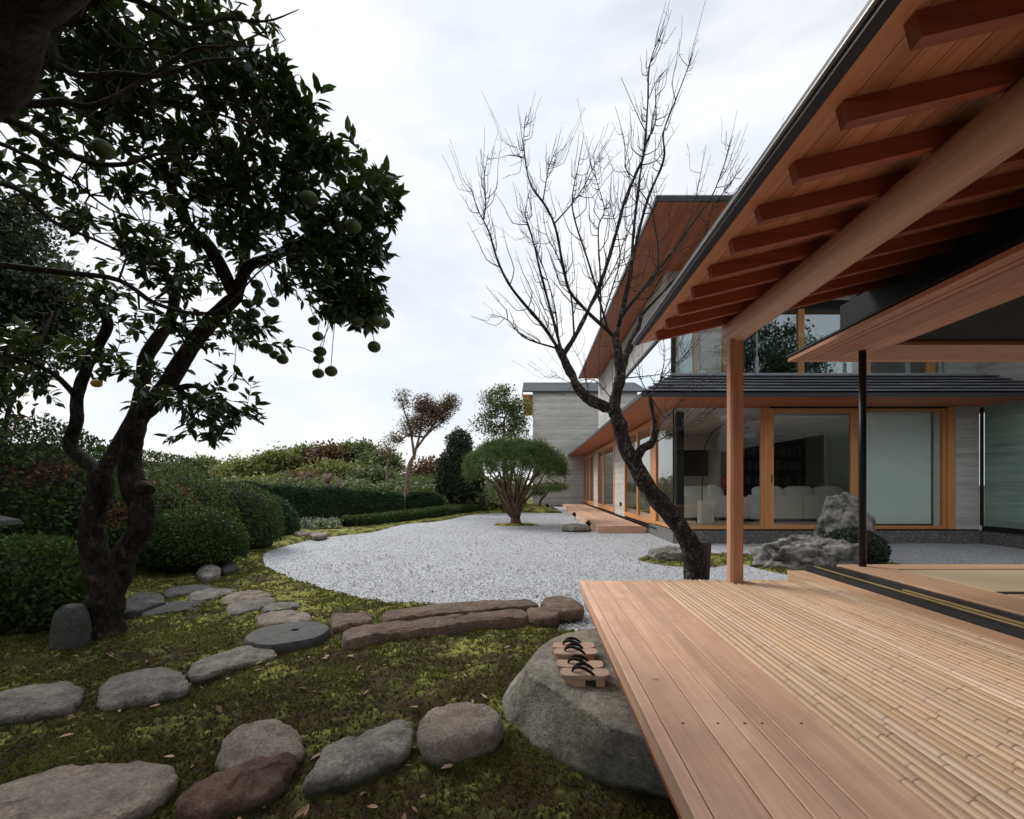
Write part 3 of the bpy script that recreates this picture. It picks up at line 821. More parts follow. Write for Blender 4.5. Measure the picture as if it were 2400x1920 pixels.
# corner glass (thin frame at the foot only)
cg = boxes('corner_window', [(XW - .01, 5.10, YF, YF + .08, ZB, ZB + .075), (XW - .01, XW + .06, YF + .082, 12.1, ZB, ZB + .075), (5.04, 5.10, YF + .005, YF + .06, ZB + .075, ZT)], wd('frame', 0), house)
box('pane', XW + .03, 5.04, YF + .03, YF + .04, ZB + .075, ZT - .01, M_glass, cg)
box('pane', XW + .015, XW + .025, YF + .03, 12.1, ZB + .075, ZT - .01, M_glass, cg)
box('corner_mullion', XW + .0, XW + .028, YF + .0, YF + .029, ZB + .075, ZT, M_black, cg)
box('column', 3.36, 3.53, 11.25, 11.42, 0.33, 2.99, M_black, house)
box('door_post', 5.10, 5.23, YF - .01, YF + .12, ZB, ZT + .02, wd('frame', 2), house)
sdoor = window('sliding_door', 5.234, 7.13, YF + .012, ZB, ZT, 0.095, M_glass, 0.06, lab='sliding door with broad cedar frame')
box('handle', 5.275, 5.297, YF + .006, YF + .013, 1.34, 1.52, M_black, sdoor)
box('door_head', 5.234, 9.15, YF - .008, YF + .10, ZT + .003, ZT + .06, M_black, house)
box('door_post', 7.132, 7.20, YF + .02, YF + .1, ZB, ZT, wd('frame', 2), house)
fixw = window('fixed_window', 7.22, 9.16, YF + .04, ZB, ZT, 0.07, M_glass, 0.07)
box('inner_stile', 8.96, 9.09, YF + .115, YF + .14, ZB + .07, ZT - .07, M_room, fixw)
tag(box('roller_screen', 7.28, 8.955, YF + .2, YF + .206, 0.42, 2.93, M_screen, house), 'pale translucent screen behind the right-hand glass')
box('door_post', 9.165, 9.335, YF - .01, YF + .12, ZB, ZT + .02, wd('frame', 2), house)
box('wall', 9.34, 9.86, YF + .0, YF + .3, 0.292, 3.02, M_conc, house)
# right wing flank: black frame and teal glass
rg = boxes('flank_window', [(9.86, 9.905, 5.2, YF - .06, 0.292, 0.40), (9.865, 9.905, YF - .06, YF - .004, .40, 3.0)], M_black, house)
box('pane', 9.88, 9.89, 5.2, YF - .06, 0.40, 3.0, M_teal, rg)
box('wall', 9.91, 10.2, 5.0, YF - .07, 0.295, 3.0, M_conc, house)
box('wall', 9.91, 10.2, -8, 4.998, 0.295, 3.0, M_blackwall, house)
# --- left wing flank (recedes from the corner)
box('timber_post', XW - .015, XW + .10, 12.1, 12.62, 0.30, 3.0, wd('frame', 2), house)
window_side('garden_door', 12.63, 16.35, XW, 0.26, 2.98, 0.13, M_glass, mull=(14.35,))
box('wall', XW + .02, XW + .3, 16.36, 18.4, 0.2, 3.0, M_conc, house)
box('vent_grille', XW + .008, XW + .019, 16.9, 17.3, 0.55, 0.68, M_black, house)
window_side('garden_window', 18.41, 23.05, XW, 0.24, 2.98, 0.17, M_glass, mull=(21.3,))
box('wall', XW + .02, XW + .3, 23.06, 24.5, 0.2, 3.0, M_conc, house)
window_side('garden_door', 24.51, 29.4, XW, 0.22, 2.98, 0.2, M_glass, mull=(26.3, 27.6))
box('sill_flashing', XW - .03, XW + .06, 12.1, 29.4, 0.196, 0.218, M_black, house)
# interior of the living room
box('room_floor', XW + .07, 9.86, YF + .15, 19.0, 0.30, 0.33, wd('hinoki', 0), house)
box('room_ceiling', XW + .05, 9.86, YF + .15, 29.4, 3.03, 3.06, M_white, house)
box('room_wall', 4.6, 9.86, 17.0, 17.1, .33, 3.03, M_room, house)
box('room_wall', 9.75, 9.85, YF + .32, 17.0, .33, 3.03, M_room, house)
box('room_wall', 4.9, 5.0, 17.1, 29.4, .25, 3.03, M_room, house)
box('room_floor', XW + .07, 4.9, 19.002, 29.4, 0.21, 0.25, wd('brown', 1), house)
# --- lower eave
ZS, XE, YE = 3.02, 2.15, 9.46
def eaves(z, xe, ye, yend, xr, inx, iny, name, along_x_left, step=0.1, wk='redcedar'):
    e = box(name, xe + .02, xr, ye + .02, yend, z + .024, z + .06, M_flash, house)
    if along_x_left:      # side boards run across, front boards run in depth; mitred at the corner
        L = []
        y = ye
        while y < yend - step:
            xs = max(inx, xe); k = min(1, (y - ye) / max(1e-6, (iny - ye)))
            xin = xe + (inx - xe) * (k if y < iny else 1)
            xi2 = xe + (inx - xe) * min(1, (y + step - ye) / (iny - ye))
            hexa('soffit_board', [(xe, y + .002, z), (xin, y + .002, z), (xi2, y + step - .002, z), (xe, y + step - .002, z), (xe, y + .002, z + .02), (xin, y + .002, z + .02), (xi2, y + step - .002, z + .02), (xe, y + step - .002, z + .02)], wd(wk, 0), e)
            y += step
        x = xe
        while x < xr - step:
            k = 1 if x > inx else (x - xe) / (inx - xe)
            yin = ye + (iny - ye) * k
            yi2 = ye + (iny - ye) * min(1, (x + step - xe) / (inx - xe))
            hexa('soffit_board', [(x + .002, ye, z), (x + step - .002, ye, z), (x + step - .002, yi2, z), (x + .002, yin, z), (x + .002, ye, z + .02), (x + step - .002, ye, z + .02), (x + step - .002, yi2, z + .02), (x + .002, yin, z + .02)], wd(wk, 1), e)
            x += step
    else:
        k = 0
        while xe + k * step < inx:
            box('soffit_board', xe + k * step + .002, xe + (k + 1) * step - .002, ye + k * step * (iny - ye) / (inx - xe) + .02, yend, z, z + .02, wd(wk, 1), e); k += 1
        k = 0
        while ye + k * step < iny:
            box('soffit_board', xe + k * step * (inx - xe) / (iny - ye) + .02, xr, ye + k * step + .002, ye + (k + 1) * step - .002, z + .0005, z + .02, wd(wk, 0), e); k += 1
    return e
le = eaves(ZS, XE, YE, 29.35, 9.86, XW + .05, YF + .1, 'lower_eave', False, 0.13)
boxes('fascia', [(XE - .03, 10.4, YE - .03, YE, ZS - .005, ZS + .075), (XE - .03, XE, YE, 29.35, ZS - .005, ZS + .075)], M_flash, le)
k = 0
for y in (15.0, 17.6, 20.2, 22.8, 25.4):
    V, F = tubes([(np.array([[2.6, y, ZS - .006], [2.6, y, ZS + .004]]), 0.05)], 14); mesh('downlight', V, F, M_black, le)
# --- lower roof: slate courses between eave and upper floor
ZR0, ZR1, YR1 = 3.10, 3.80, 11.05
lr_ = hexa('lower_roof', [(XE, YE, ZR0 - .02), (10.4, YE, ZR0 - .02), (10.4, YR1, ZR1 - .05), (3.16, YR1, ZR1 - .05), (XE, YE, ZR0), (10.4, YE, ZR0), (10.4, YR1, ZR1 - .02), (3.16, YR1, ZR1 - .02)], M_flash, house)
NCO = 6
for c in range(NCO):
    t0, t1 = c / NCO, (c + 1) / NCO
    y0, y1 = YE - .03 + (YR1 - YE) * t0, YE - .03 + (YR1 - YE) * t1 + .02
    z0, z1 = ZR0 + .05 + (ZR1 - ZR0) * t0, ZR0 + .012 + (ZR1 - ZR0) * t1 - .002
    xl0, xl1 = XE - .02 + (3.16 - XE) * t0, XE - .02 + (3.16 - XE) * t1
    x = -0.4 * (c % 3)
    first = True
    while x < 10.4:
        a, b = x, x + 1.2
        if b > xl0 + .15:
            a0, a1 = max(a, xl0), max(a, xl1)
            if b - a1 > .05:
                hexa('slate_tile', [(a0 + .002, y0, z0 - .02), (min(b, 10.4) - .002, y0, z0 - .02), (min(b, 10.4) - .002, y1, z1 - .02), (a1 + .002, y1, z1 - .02),
                                    (a0 + .002, y0, z0), (min(b, 10.4) - .002, y0, z0), (min(b, 10.4) - .002, y1, z1), (a1 + .002, y1, z1)], M_slate, lr_)
        x = b
# side slope over the left wing
hexa('side_slope', [(XE, YE, ZR0 - .02), (3.16, YR1, ZR1 - .05), (3.16, 29.35, ZR1 - .05), (XE, 29.35, ZR0 - .02), (XE, YE + .02, ZR0 + .02), (3.14, YR1 + .02, ZR1), (3.14, 29.35, ZR1), (XE, 29.35, ZR0 + .02)], M_slate, lr_)
box('roof_cap', 3.17, 10.4, YR1 - .03, YR1 + .12, ZR1 - .03, ZR1 + .045, M_palemetal, house)
# --- upper floor
YU = 11.35
def ux(u): return (u - U0) * YU / FU
def uz(v): return EYE + (V0 - v) * YU / FU
ZU0, ZU1 = ZR1 + .047, uz(725)
box('upper_floor', XW + .1, 10.4, YU - .1, 20.0, 3.5, 3.6, M_room, house)
for a, b, kind in ((1583, 1589, 'f'), (1625, 1633, 'f'), (1693, 1712, 'f'), (1870, 1884, 'f'), (2025, 2038, 'f'), (2169, 2190, 'f')):
    box('window_post', ux(a), ux(b), YU - .03, YU + .08, ZU0, ZU1, wd('frame', 2), house)
box('window_post', ux(1577), ux(1582), YU - .02, YU + .06, ZU0, ZU1, M_black, house)
box('window_post', ux(2120), ux(2132), YU - .02, YU + .06, ZU0, ZU1, M_palemetal, house)
box('upper_wall', ux(1642), ux(1692), YU + .0, YU + .3, ZU0, ZU1, M_conc, house)
for a, b, gm in ((1589.5, 1624.5, M_glass2), (1633.5, 1641.5, M_glass), (1712.5, 1869.5, M_glass2), (1884.5, 2024.5, M_glass2), (2038.5, 2119.5, M_glass), (2132.5, 2168.5, M_glass)):
    box('pane', ux(a), ux(b), YU + .02, YU + .03, ZU0, ZU1, gm, house)
box('upper_wall', ux(2199), 10.4, YU, YU + .3, ZU0, ZU1, M_conc, house)
box('lintel', XW + .05, 10.4, YU - .04, YU + .1, ZU1 + .002, ZU1 + .2, M_black, house)
box('upper_wall', XW + .02, 10.4, YU, YU + .2, ZU1 + .204, 6.33, M_conc, house)
# flank of the upper floor
box('pane', XW + .1, XW + .11, 11.2, 19.0, 3.72, 4.95, M_glass2, house)
box('flank_rail', XW + .06, XW + .14, 11.2, 19.0, 4.952, 5.0, M_black, house)
box('upper_wall', XW + .05, XW + .3, 11.6, 19.0, 5.003, 6.33, M_conc, house)
box('upper_wall', XW + .02, XW + .35, 19.002, 22.9, 3.3, 6.33, M_conc, house)
box('upper_wall', XW + .3, 10.3, 22.7, 22.9, 3.3, 6.33, M_conc, house)
box('room_wall', 4.0, 10.3, 16.2, 16.3, 3.6, 6.3, M_room, house)
box('room_ceiling', XW + .31, 10.3, YU + .21, 22.69, 5.62, 5.66, M_white, house)
ue = eaves(6.31, 2.2, 8.55, 22.9, 10.4, XW + .02, YU, 'upper_eave', True, 0.11)
boxes('fascia', [(2.17, 10.4, 8.52, 8.55, 6.30, 6.39), (2.17, 2.2, 8.55, 22.9, 6.30, 6.39)], M_flash, ue)
for y in (12.5, 17.5, 22.0):
    V, F = tubes([(np.array([[2.65, y, 6.303], [2.65, y, 6.315]]), 0.06)], 14); mesh('downlight', V, F, M_black, ue)
hexa('upper_roof', [(2.17, 8.52, 6.392), (10.4, 8.52, 6.392), (10.4, 22.9, 6.392), (2.17, 22.9, 6.392), (2.2, 8.56, 6.43), (10.4, 8.56, 6.43), (10.4, 22.9, 7.4), (4.0, 22.9, 7.4)], M_slate, house)
# glass balustrade above the lower roof
bal = boxes('balustrade', [(ux(u) - .035, ux(u) + .035, YR1 + .0, YR1 + .05, ZR1 + .046, ZR1 + .42) for u in (1580, 1761, 2000, 2190)] + [(ux(u) - .012, ux(u) + .012, YR1 + .01, YR1 + .03, ZR1 + .42, ZR1 + 1.0) for u in (1580, 1761, 2000, 2190)], M_palemetal, house)
box('pane', ux(1580), 10.3, YR1 + .035, YR1 + .045, ZR1 + .048, ZR1 + .98, M_glass, bal)
# right wing flank wall above the roof
box('upper_wall', 10.402, 10.7, 7.0, 23.0, 3.0, 7.2, M_conc, house)
box('upper_wall', 10.402, 10.7, -8, 6.998, 3.0, 4.3, M_conc, house)
# --- back wing
bw = box('back_wall', 0.02, 13.0, 29.41, 29.7, -0.1, 6.92, M_conc, house)
box('back_wall', 0.02, 0.3, 29.702, 38.0, -0.1, 6.92, M_conc, house)
br_ = hexa('back_roof', [(-.6, 29.2, 6.88), (13, 29.2, 6.88), (13, 33.4, 8.28), (-.6, 33.4, 8.28), (-.6, 29.2, 6.95), (13, 29.2, 6.95), (13, 33.4, 8.35), (-.6, 33.4, 8.35)], M_flash, house)
NC2 = 11
for c in range(NC2):
    t0, t1 = c / NC2, (c + 1) / NC2
    y0, y1 = 29.18 + 4.2 * t0, 29.18 + 4.2 * t1 + .04
    z0, z1 = 6.99 + 1.4 * t0, 6.965 + 1.4 * t1
    hexa('slate_course', [(-.62, y0, z0 - .03), (5, y0, z0 - .03), (5, y1, z1 - .03), (-.62, y1, z1 - .03), (-.62, y0, z0), (5, y0, z0), (5, y1, z1), (-.62, y1, z1)], M_slate2, br_)
box('back_soffit', -.6, 0.018, 29.25, 38, 6.72, 6.76, wd('frame', 1), house)
hexa('barge_board', [(-.64, 29.22, 6.6), (-.602, 29.22, 6.6), (-.602, 33.4, 8.0), (-.64, 33.4, 8.0), (-.64, 29.22, 6.87), (-.602, 29.22, 6.87), (-.602, 33.4, 8.27), (-.64, 33.4, 8.27)], wd('frame', 1), house)

# --- timber terrace along the left wing
ter = thing('timber_terrace', 'low timber terrace beside the garden doors of the house', 'terrace', (2.4, 20, 0))
box('terrace_base', 1.78, XW - .04, 13.06, 28.0, -0.05, 0.148, wd('rafter', 1), ter)
x = 1.75
while x < XW - .16:
    box('plank', x + .003, x + .147, 13.0, 28.1, .15, .185, wd('deck', 1), ter); x += .15
for y0 in (13.03,):
    box('end_board', 1.75, XW - .03, 13.0, 13.03, -0.03, .147, wd('deck', 0), ter)
box('edge_board', 1.745, 1.775, 13.04, 28.1, -0.0, .147, wd('deck', 1), ter)

# ================================================================== INTERIOR FURNITURE
def superell(name, c, r, e, mat, parent=None, rot=(0, 0, 0), n=20, m=12, wob=0.0, seed=0):
    th = np.linspace(-PI, PI, n, endpoint=False); ph = np.linspace(-PI / 2, PI / 2, m)
    sp = lambda a, p: np.sign(a) * np.abs(a) ** p
    T, Pp = np.meshgrid(th, ph, indexing='ij')
    V = np.stack([r[0] * sp(np.cos(Pp), e) * sp(np.cos(T), e), r[1] * sp(np.cos(Pp), e) * sp(np.sin(T), e), r[2] * sp(np.sin(Pp), e)], -1).reshape(-1, 3)
    if wob: V = V * (1 + wob * (fbm(V * 6 + seed, 3, seed) - .5))[:, None]
    from mathutils import Euler
    Mx = np.array(Euler(rot).to_matrix())
    V = V @ Mx.T + np.asarray(c)
    idx = np.arange(n * m).reshape(n, m)
    F = np.stack([idx, np.roll(idx, -1, 0), np.roll(np.roll(idx, -1, 0), -1, 1), np.roll(idx, -1, 1)], -1)[:, :-1].reshape(-1, 4)
    return mesh(name, V, F, mat, parent, True)
def rbox(name, x0, x1, y0, y1, z0, z1, mat, parent):
    return bev(box(name, x0, x1, y0, y1, z0, z1, mat, parent), 0.05, 3)
so = thing('sofa', 'long pale linen sofa seen from behind through the sliding door', 'sofa', (6.9, 13.0, .33))
rbox('sofa_base', 5.62, 8.4, 12.62, 13.5, .40, .72, M_sofa, so)
rbox('backrest', 5.62, 7.02, 12.5, 12.72, .40, 1.03, M_sofa, so)
rbox('backrest', 7.03, 8.4, 12.5, 12.72, .40, 1.03, M_sofa, so)
rbox('armrest', 5.45, 5.64, 12.55, 13.5, .40, .98, M_sofa, so)
for i, x in enumerate((6.25, 7.05, 7.85)):
    superell('cushion', (x, 12.86, 1.06), (.40, .14, .20), .55, M_sofa, so, (R(-12), 0, R(random.uniform(-4, 4))), wob=.15, seed=i)
box('leg', 5.7, 8.3, 12.7, 13.4, .331, .40, M_dark, so)
a2 = thing('armchair', 'pale linen sofa end behind the corner glass', 'sofa', (4.6, 13.6, .33))
rbox('sofa_base', 4.0, 5.35, 13.2, 14.1, .40, .74, M_sofa, a2)
rbox('backrest', 4.0, 5.35, 13.05, 13.25, .40, 1.0, M_sofa, a2)
rbox('armrest', 5.2, 5.4, 13.1, 14.1, .40, .98, M_sofa, a2)
superell('cushion', (4.55, 13.42, 1.06), (.42, .13, .2), .55, M_sofa, a2, (R(-14), 0, .05), wob=.2, seed=9)
superell('cushion', (5.05, 13.40, 1.05), (.26, .13, .22), .55, M_sofa, a2, (R(-24), R(20), .3), wob=.2, seed=11)
box('leg', 4.1, 5.25, 13.2, 14.0, .331, .40, M_dark, a2)
st = thing('side_table', 'white block side table by the corner glass', 'table', (4.3, 12.0, .33))
rb = box('table_block', 4.14, 4.46, 11.85, 12.15, .331, .90, M_white, st, .01)
ct = thing('coffee_table', 'low glass coffee table between the pale sofas', 'table', (4.95, 12.1, .33))
box('table_top', 4.55, 5.4, 11.9, 12.4, .79, .80, M_teal, ct)
boxes('leg', [(4.56, 4.58, 11.92, 12.38, .331, .79), (5.37, 5.39, 11.92, 12.38, .331, .79)], M_glass, ct)
al = thing('arc_lamp', 'tall arc floor lamp with thin dark stem behind the corner glass', 'lamp', (4.25, 12.3, .33))
V, F = tubes([(smooth_line([pt(1646, 1224, 12.3), pt(1646, 1130, 12.3), pt(1650, 1060, 12.3), pt(1664, 1022, 12.35), pt(1690, 998, 12.4), pt(1722, 992, 12.5), pt(1756, 1004, 12.6)], 8), .012)], 8)
mesh('stem', V, F, M_black, al, True)
superell('lamp_shade', pt(1760, 1020, 12.6), (.16, .16, .10), .9, M_palemetal, al)
V, F = tubes([(np.array([[4.32, 12.3, .331], [4.32, 12.3, .37]]), .16)], 20); mesh('base', V, F, M_black, al)
pc = thing('dark_picture', 'large dark picture on the living room wall', 'picture', (5.7, 16.9, 1.6))
box('frame', 5.25, 6.15, 16.95, 16.998, 1.60, 2.50, M_black, pc, .006); box('canvas', 5.29, 6.11, 16.938, 16.949, 1.64, 2.46, M_dark, pc)
bk = thing('bookcase', 'dark bookcase full of books deep in the living room', 'bookcase', (7.6, 15.6, .33))
boxes('carcass', [(6.6, 6.64, 15.4, 15.8, .331, 2.9), (8.66, 8.7, 15.4, 15.8, .331, 2.9), (7.62, 7.66, 15.4, 15.8, .331, 2.9), (6.64, 8.66, 15.78, 15.8, .331, 2.9)], M_dark, bk)
for i, z in enumerate((.36, .82, 1.28, 1.74, 2.2, 2.66)):
    sh = box('shelf', 6.64, 8.66, 15.42, 15.78, z, z + .03, M_dark, bk)
    x = 6.67
    while x < 8.6 and z < 2.3:
        w = random.uniform(.02, .05)
        if random.random() < .8 and not 7.58 < x < 7.68:
            c = plain('book_cloth', random.choice([(.10, .085, .07), (.05, .02, .016), (.02, .028, .04), (.13, .12, .105)]), .8) if i == 0 and x < 6.9 else random.choice([m for m in bpy.data.materials if m.name.startswith('book_cloth')])
            box('book', x, x + w - .003, 15.48, 15.7, z + .031, z + random.uniform(.22, .36), c, sh)
        x += w
vs = thing('red_vase', 'round red vase beyond the pale sofa', 'vase', (6.2, 15.2, .33))
superell('vase_body', (6.15, 15.2, 1.38), (.2, .2, .24), .95, M_red, vs); box('stand', 5.95, 6.35, 15.0, 15.4, .331, 1.15, M_dark, vs)
# upper floor
bl = thing('bowl_lamp', 'red-brown bowl shade in the upper window', 'lamp', pt(1842, 868, 12.6))
superell('shade', pt(1842, 866, 12.6), (.24, .24, .10), .9, M_red, bl); V, F = tubes([(np.array([pt(1842, 876, 12.6), [pt(1842, 876, 12.6)[0], 12.6, 3.6]]), .02)], 8); mesh('stem', V, F, M_black, bl)
cd = thing('candle_stand', 'row of four slim amber candles in the upper window', 'candles', (5.9, 12.2, 3.6))
for u in (1785, 1790, 1793.5, 1797):
    V, F = tubes([(np.array([pt(u, 846, 12.2), pt(u, 872, 12.2)]), .012)], 8); mesh('candle', V, F, M_orange, cd)
box('shelf', pt(1778, 873, 12.2)[0], pt(1804, 873, 12.2)[0], 12.1, 12.3, 3.6, pt(0, 872, 12.2)[2], M_dark, cd)
for i, (u, v, w, h, lb) in enumerate(((1896, 862, .28, .5, 'leftmost small framed picture under the inner ceiling'), (1932, 858, .3, .5, 'framed picture second from left in the upper room'), (1985, 850, .25, .4, 'framed picture nearest the black steel post upstairs'))):
    p = pt(u, v, 16.0); f = thing('framed_picture', lb, 'picture', (p[0], 16.15, p[2] - h / 2), 'pictures in the upper room')
    box('frame', p[0] - w / 2, p[0] + w / 2, 16.16, 16.198, p[2] - h / 2, p[2] + h / 2, M_black, f); box('print', p[0] - w / 2 + .03, p[0] + w / 2 - .03, 16.152, 16.159, p[2] - h / 2 + .03, p[2] + h / 2 - .03, M_white, f)

# ================================================================== STONES
def resample(P, N):
    P = smooth_line(np.vstack([P, P[:1]]), 10)
    s = np.concatenate([[0], np.cumsum(np.linalg.norm(np.diff(P, axis=0), axis=1))])
    t = np.linspace(0, s[-1], N, endpoint=False)
    return np.stack([np.interp(t, s, P[:, i]) for i in range(P.shape[1])], 1)
def loft(name, label, cat, top, bot, zt, zb, mat, dome=0.015, amp=0.012, edge=0.035, seed=0, group=None):
    N = len(top); c = top.mean(0)
    size = np.ptp(top, axis=0).max()
    e = min(0.2, edge / (size * .5)); q0 = 1 - e * 1.7
    V, ring = [], []
    prof = [(0.2 * q0, zt + dome), (.42 * q0, zt + dome * .9), (.62 * q0, zt + dome * .7), (.82 * q0, zt + dome * .45), (q0, zt + dome * .2), (1 - e, zt), (1 - e * .5, zt - edge * .14), (1 - e * .18, zt - edge * .38), (1.0, zt - edge * .75), (1.005, zt - edge * 1.25)]
    for s, z in prof: ring.append(np.column_stack([c + (top - c) * s, np.full(N, z)]))
    for t in (.15, .3, .45, .6, .8, 1.0): 
        tt_ = t
        ring.append(np.column_stack([top * (1 - tt_) + bot * tt_ + (top - c) * .03 * math.sin(PI * t), np.full(N, (zt - edge * 1.25) * (1 - t) + zb * t)]))
    V = np.concatenate(ring + [np.array([[*c, zt + dome]])])
    q = V.copy()
    d = np.stack([fbm(q * 5 + seed * 3.1, 4, seed) - .5, fbm(q * 5 + 40 + seed, 4, seed + 1) - .5, fbm(q * 5 + 80 + seed, 4, seed + 2) - .5], 1)
    d2 = np.stack([fbm(q * 22 + seed, 3, seed + 7) - .5, fbm(q * 22 + 9, 3, seed + 8) - .5, fbm(q * 22 + 70, 3, seed + 9) - .5], 1)
    d3 = np.abs(fbm(q * 11 + seed * 1.7, 3, seed + 20) - .5) * 2
    V = V + d * amp * 4.5 * np.array([1, 1, .7]) + d2 * amp * 2.0 - np.column_stack([0 * d3, 0 * d3, d3 * amp * 1.2])
    F = []
    m = len(ring)
    for i in range(m - 1):
        for s in range(N):
            s2 = (s + 1) % N; F.append((i * N + s, (i + 1) * N + s, (i + 1) * N + s2, i * N + s2))
    for s in range(N): F.append((m * N, s, (s + 1) % N))
    if np.cross(top[1] - top[0], top[2] - top[1]) < 0 or True:
        A = 0.5 * np.sum(top[:, 0] * np.roll(top[:, 1], -1) - np.roll(top[:, 0], -1) * top[:, 1])
        if A < 0: F = [tuple(reversed(f)) for f in F]
    o = mesh(name, V, F, mat, None, True); rebase(o, (c[0], c[1], 0))
    return tag(o, label, cat, group)
def stone(label, poly, zt, mat, name='stepping_stone', cat='stone', zb=-0.1, flare=.88, grp=None, **k):
    P = np.array([gd(u, v, zt)[:2] for u, v in poly]); T = resample(P, 96)
    B = T.mean(0) + (T - T.mean(0)) * flare
    stone.i += 1
    return loft(name, label, cat, T, B, zt, zb, mat, seed=stone.i, group=grp, **k)
stone.i = 0
SG = 'stepping stones set in the moss'
stone('broad pale flat stone in the bottom left corner of the moss', [(-170, 1690), (-60, 1660), (30, 1636), (110, 1612), (200, 1602), (300, 1598), (352, 1606), (376, 1630), (362, 1655), (310, 1690), (240, 1720), (170, 1750), (60, 1790), (-120, 1800)], .08, M_st_tan, grp=SG, dome=.02, amp=.014)
stone('blunt-cornered grey stone cut by the left edge of the picture', [(-130, 1490), (-40, 1460), (40, 1443), (120, 1431), (162, 1433), (178, 1452), (150, 1485), (120, 1492), (60, 1500), (-10, 1516), (-110, 1535)], .08, M_st_grey, grp=SG, amp=.012)
stone('rounded grey stone with a leaf on it, second along the upper path', [(204, 1470), (214, 1440), (250, 1417), (310, 1405), (358, 1401), (386, 1414), (399, 1438), (385, 1452), (330, 1463), (270, 1474), (225, 1482)], .08, M_st_grey, grp=SG)
stone('long grey stone pointing at the dark millstone', [(394, 1412), (410, 1393), (450, 1377), (500, 1362), (548, 1356), (574, 1362), (577, 1380), (540, 1391), (480, 1405), (430, 1422), (402, 1424)], .075, M_st_grey, grp=SG)
stone('oval brownish stone just behind the dark millstone', [(538, 1305), (546, 1293), (590, 1285), (640, 1284), (657, 1293), (655, 1302), (605, 1312), (552, 1315)], .09, M_st_tan, grp=SG)
stone('small oval grey stone at the bend of the path', [(553, 1280), (562, 1270), (600, 1265), (630, 1267), (631, 1275), (600, 1281), (562, 1285)], .08, M_st_grey, grp=SG)
stone('flat grey stone left of the small oval one at the bend', [(475, 1280), (482, 1268), (522, 1261), (570, 1256), (582, 1261), (560, 1273), (520, 1284), (490, 1287)], .08, M_st_grey, grp=SG)
stone('wide smooth stone beyond the bend of the path', [(463, 1263), (480, 1249), (520, 1242), (558, 1243), (571, 1251), (545, 1258), (500, 1264), (472, 1270)], .08, M_st_tan, grp=SG)
stone('flat wedge stone in the far row by the dark shrubs', [(390, 1254), (405, 1245), (442, 1238), (488, 1237), (502, 1243), (470, 1251), (430, 1259), (400, 1261)], .08, M_st_grey, grp=SG)
stone('dark flat stone furthest back on the path', [(343, 1248), (352, 1240), (390, 1233), (425, 1230), (449, 1234), (430, 1242), (390, 1249), (350, 1253)], .08, M_st_dark, grp=SG)
stone('long dark flat stone lying nearest the citrus trunk', [(296, 1290), (310, 1278), (350, 1266), (400, 1263), (439, 1271), (428, 1279), (370, 1285), (312, 1294)], .08, M_st_dark, grp=SG)
stone('rough dark rock at the foot of the citrus tree', [(250, 1272), (270, 1256), (308, 1245), (338, 1250), (345, 1266), (300, 1280), (262, 1286)], .12, M_st_dark, 'rock', amp=.02)
stone('domed pale stone behind the reddish one', [(456, 1590), (470, 1552), (500, 1526), (550, 1512), (600, 1514), (630, 1530), (644, 1560), (625, 1585), (560, 1606), (480, 1615)], .09, M_st_tan, grp=SG, dome=.04, edge=.05)
stone('reddish brown pitted stone in the near path', [(368, 1682), (400, 1650), (470, 1614), (550, 1590), (608, 1580), (623, 1594), (604, 1626), (550, 1660), (470, 1686), (400, 1694)], .10, M_st_red, grp=SG, amp=.016)
stone('heart-shaped grey stone with a notched top edge', [(643, 1648), (660, 1602), (686, 1558), (724, 1546), (752, 1546), (790, 1525), (838, 1508), (864, 1520), (869, 1546), (846, 1580), (780, 1612), (700, 1636)], .09, M_st_grey, grp=SG)
stone('thick round tan stone beside the big shoe-removing stone', [(880, 1530), (890, 1502), (922, 1484), (970, 1472), (1022, 1475), (1050, 1495), (1054, 1522), (1012, 1546), (940, 1557), (896, 1550)], .15, M_st_tan, grp=SG, edge=.05)
stone('long dressed slab at the gravel edge, rear of the pair', [(806, 1290), (830, 1282), (920, 1272), (1020, 1264), (1100, 1261), (1126, 1264), (1131, 1271), (1080, 1277), (980, 1287), (880, 1297), (812, 1302)], .12, M_st_brown, 'stone_slab', zb=-.06, flare=1.0)
stone('long dressed slab at the moss edge, front of the pair', [(720, 1328), (738, 1319), (830, 1308), (940, 1296), (1060, 1284), (1094, 1280), (1113, 1289), (1102, 1297), (1000, 1308), (900, 1322), (800, 1337), (728, 1344)], .13, M_st_brown, 'stone_slab', zb=-.06, flare=1.0)
stone('small square brown block at the left end of the slabs', [(695, 1301), (705, 1291), (740, 1289), (772, 1288), (784, 1294), (781, 1304), (745, 1311), (702, 1317)], .11, M_st_brown, 'stone_block', flare=1.0)
stone('angular brown block nearest the deck corner', [(1138, 1268), (1150, 1258), (1198, 1256), (1228, 1273), (1217, 1283), (1168, 1284)], .13, M_st_brown, 'stone_block', zb=-.06)
stone('small brown block at the right end of the front slab', [(1108, 1286), (1116, 1277), (1160, 1277), (1176, 1284), (1172, 1296), (1142, 1301), (1116, 1299)], .12, M_st_brown, 'stone_block', zb=-.06)
stone('pale rounded rock under the clipped round shrub', [(415, 1203), (420, 1193), (440, 1188), (460, 1190), (466, 1200), (455, 1208), (430, 1212)], .16, M_st_grey, 'rock', dome=.06, zb=-.12)
stone('dark rounded rock at the edge of the clipped round shrub', [(464, 1192), (470, 1183), (486, 1181), (499, 1186), (498, 1194), (484, 1199), (470, 1200)], .15, M_st_dark, 'rock', dome=.05, zb=-.12)
stone('little flat stone by the far end of the dark rounded shrub', [(563, 1121), (570, 1117), (590, 1117), (602, 1119), (598, 1123), (575, 1124)], .10, M_st_grey, 'rock')
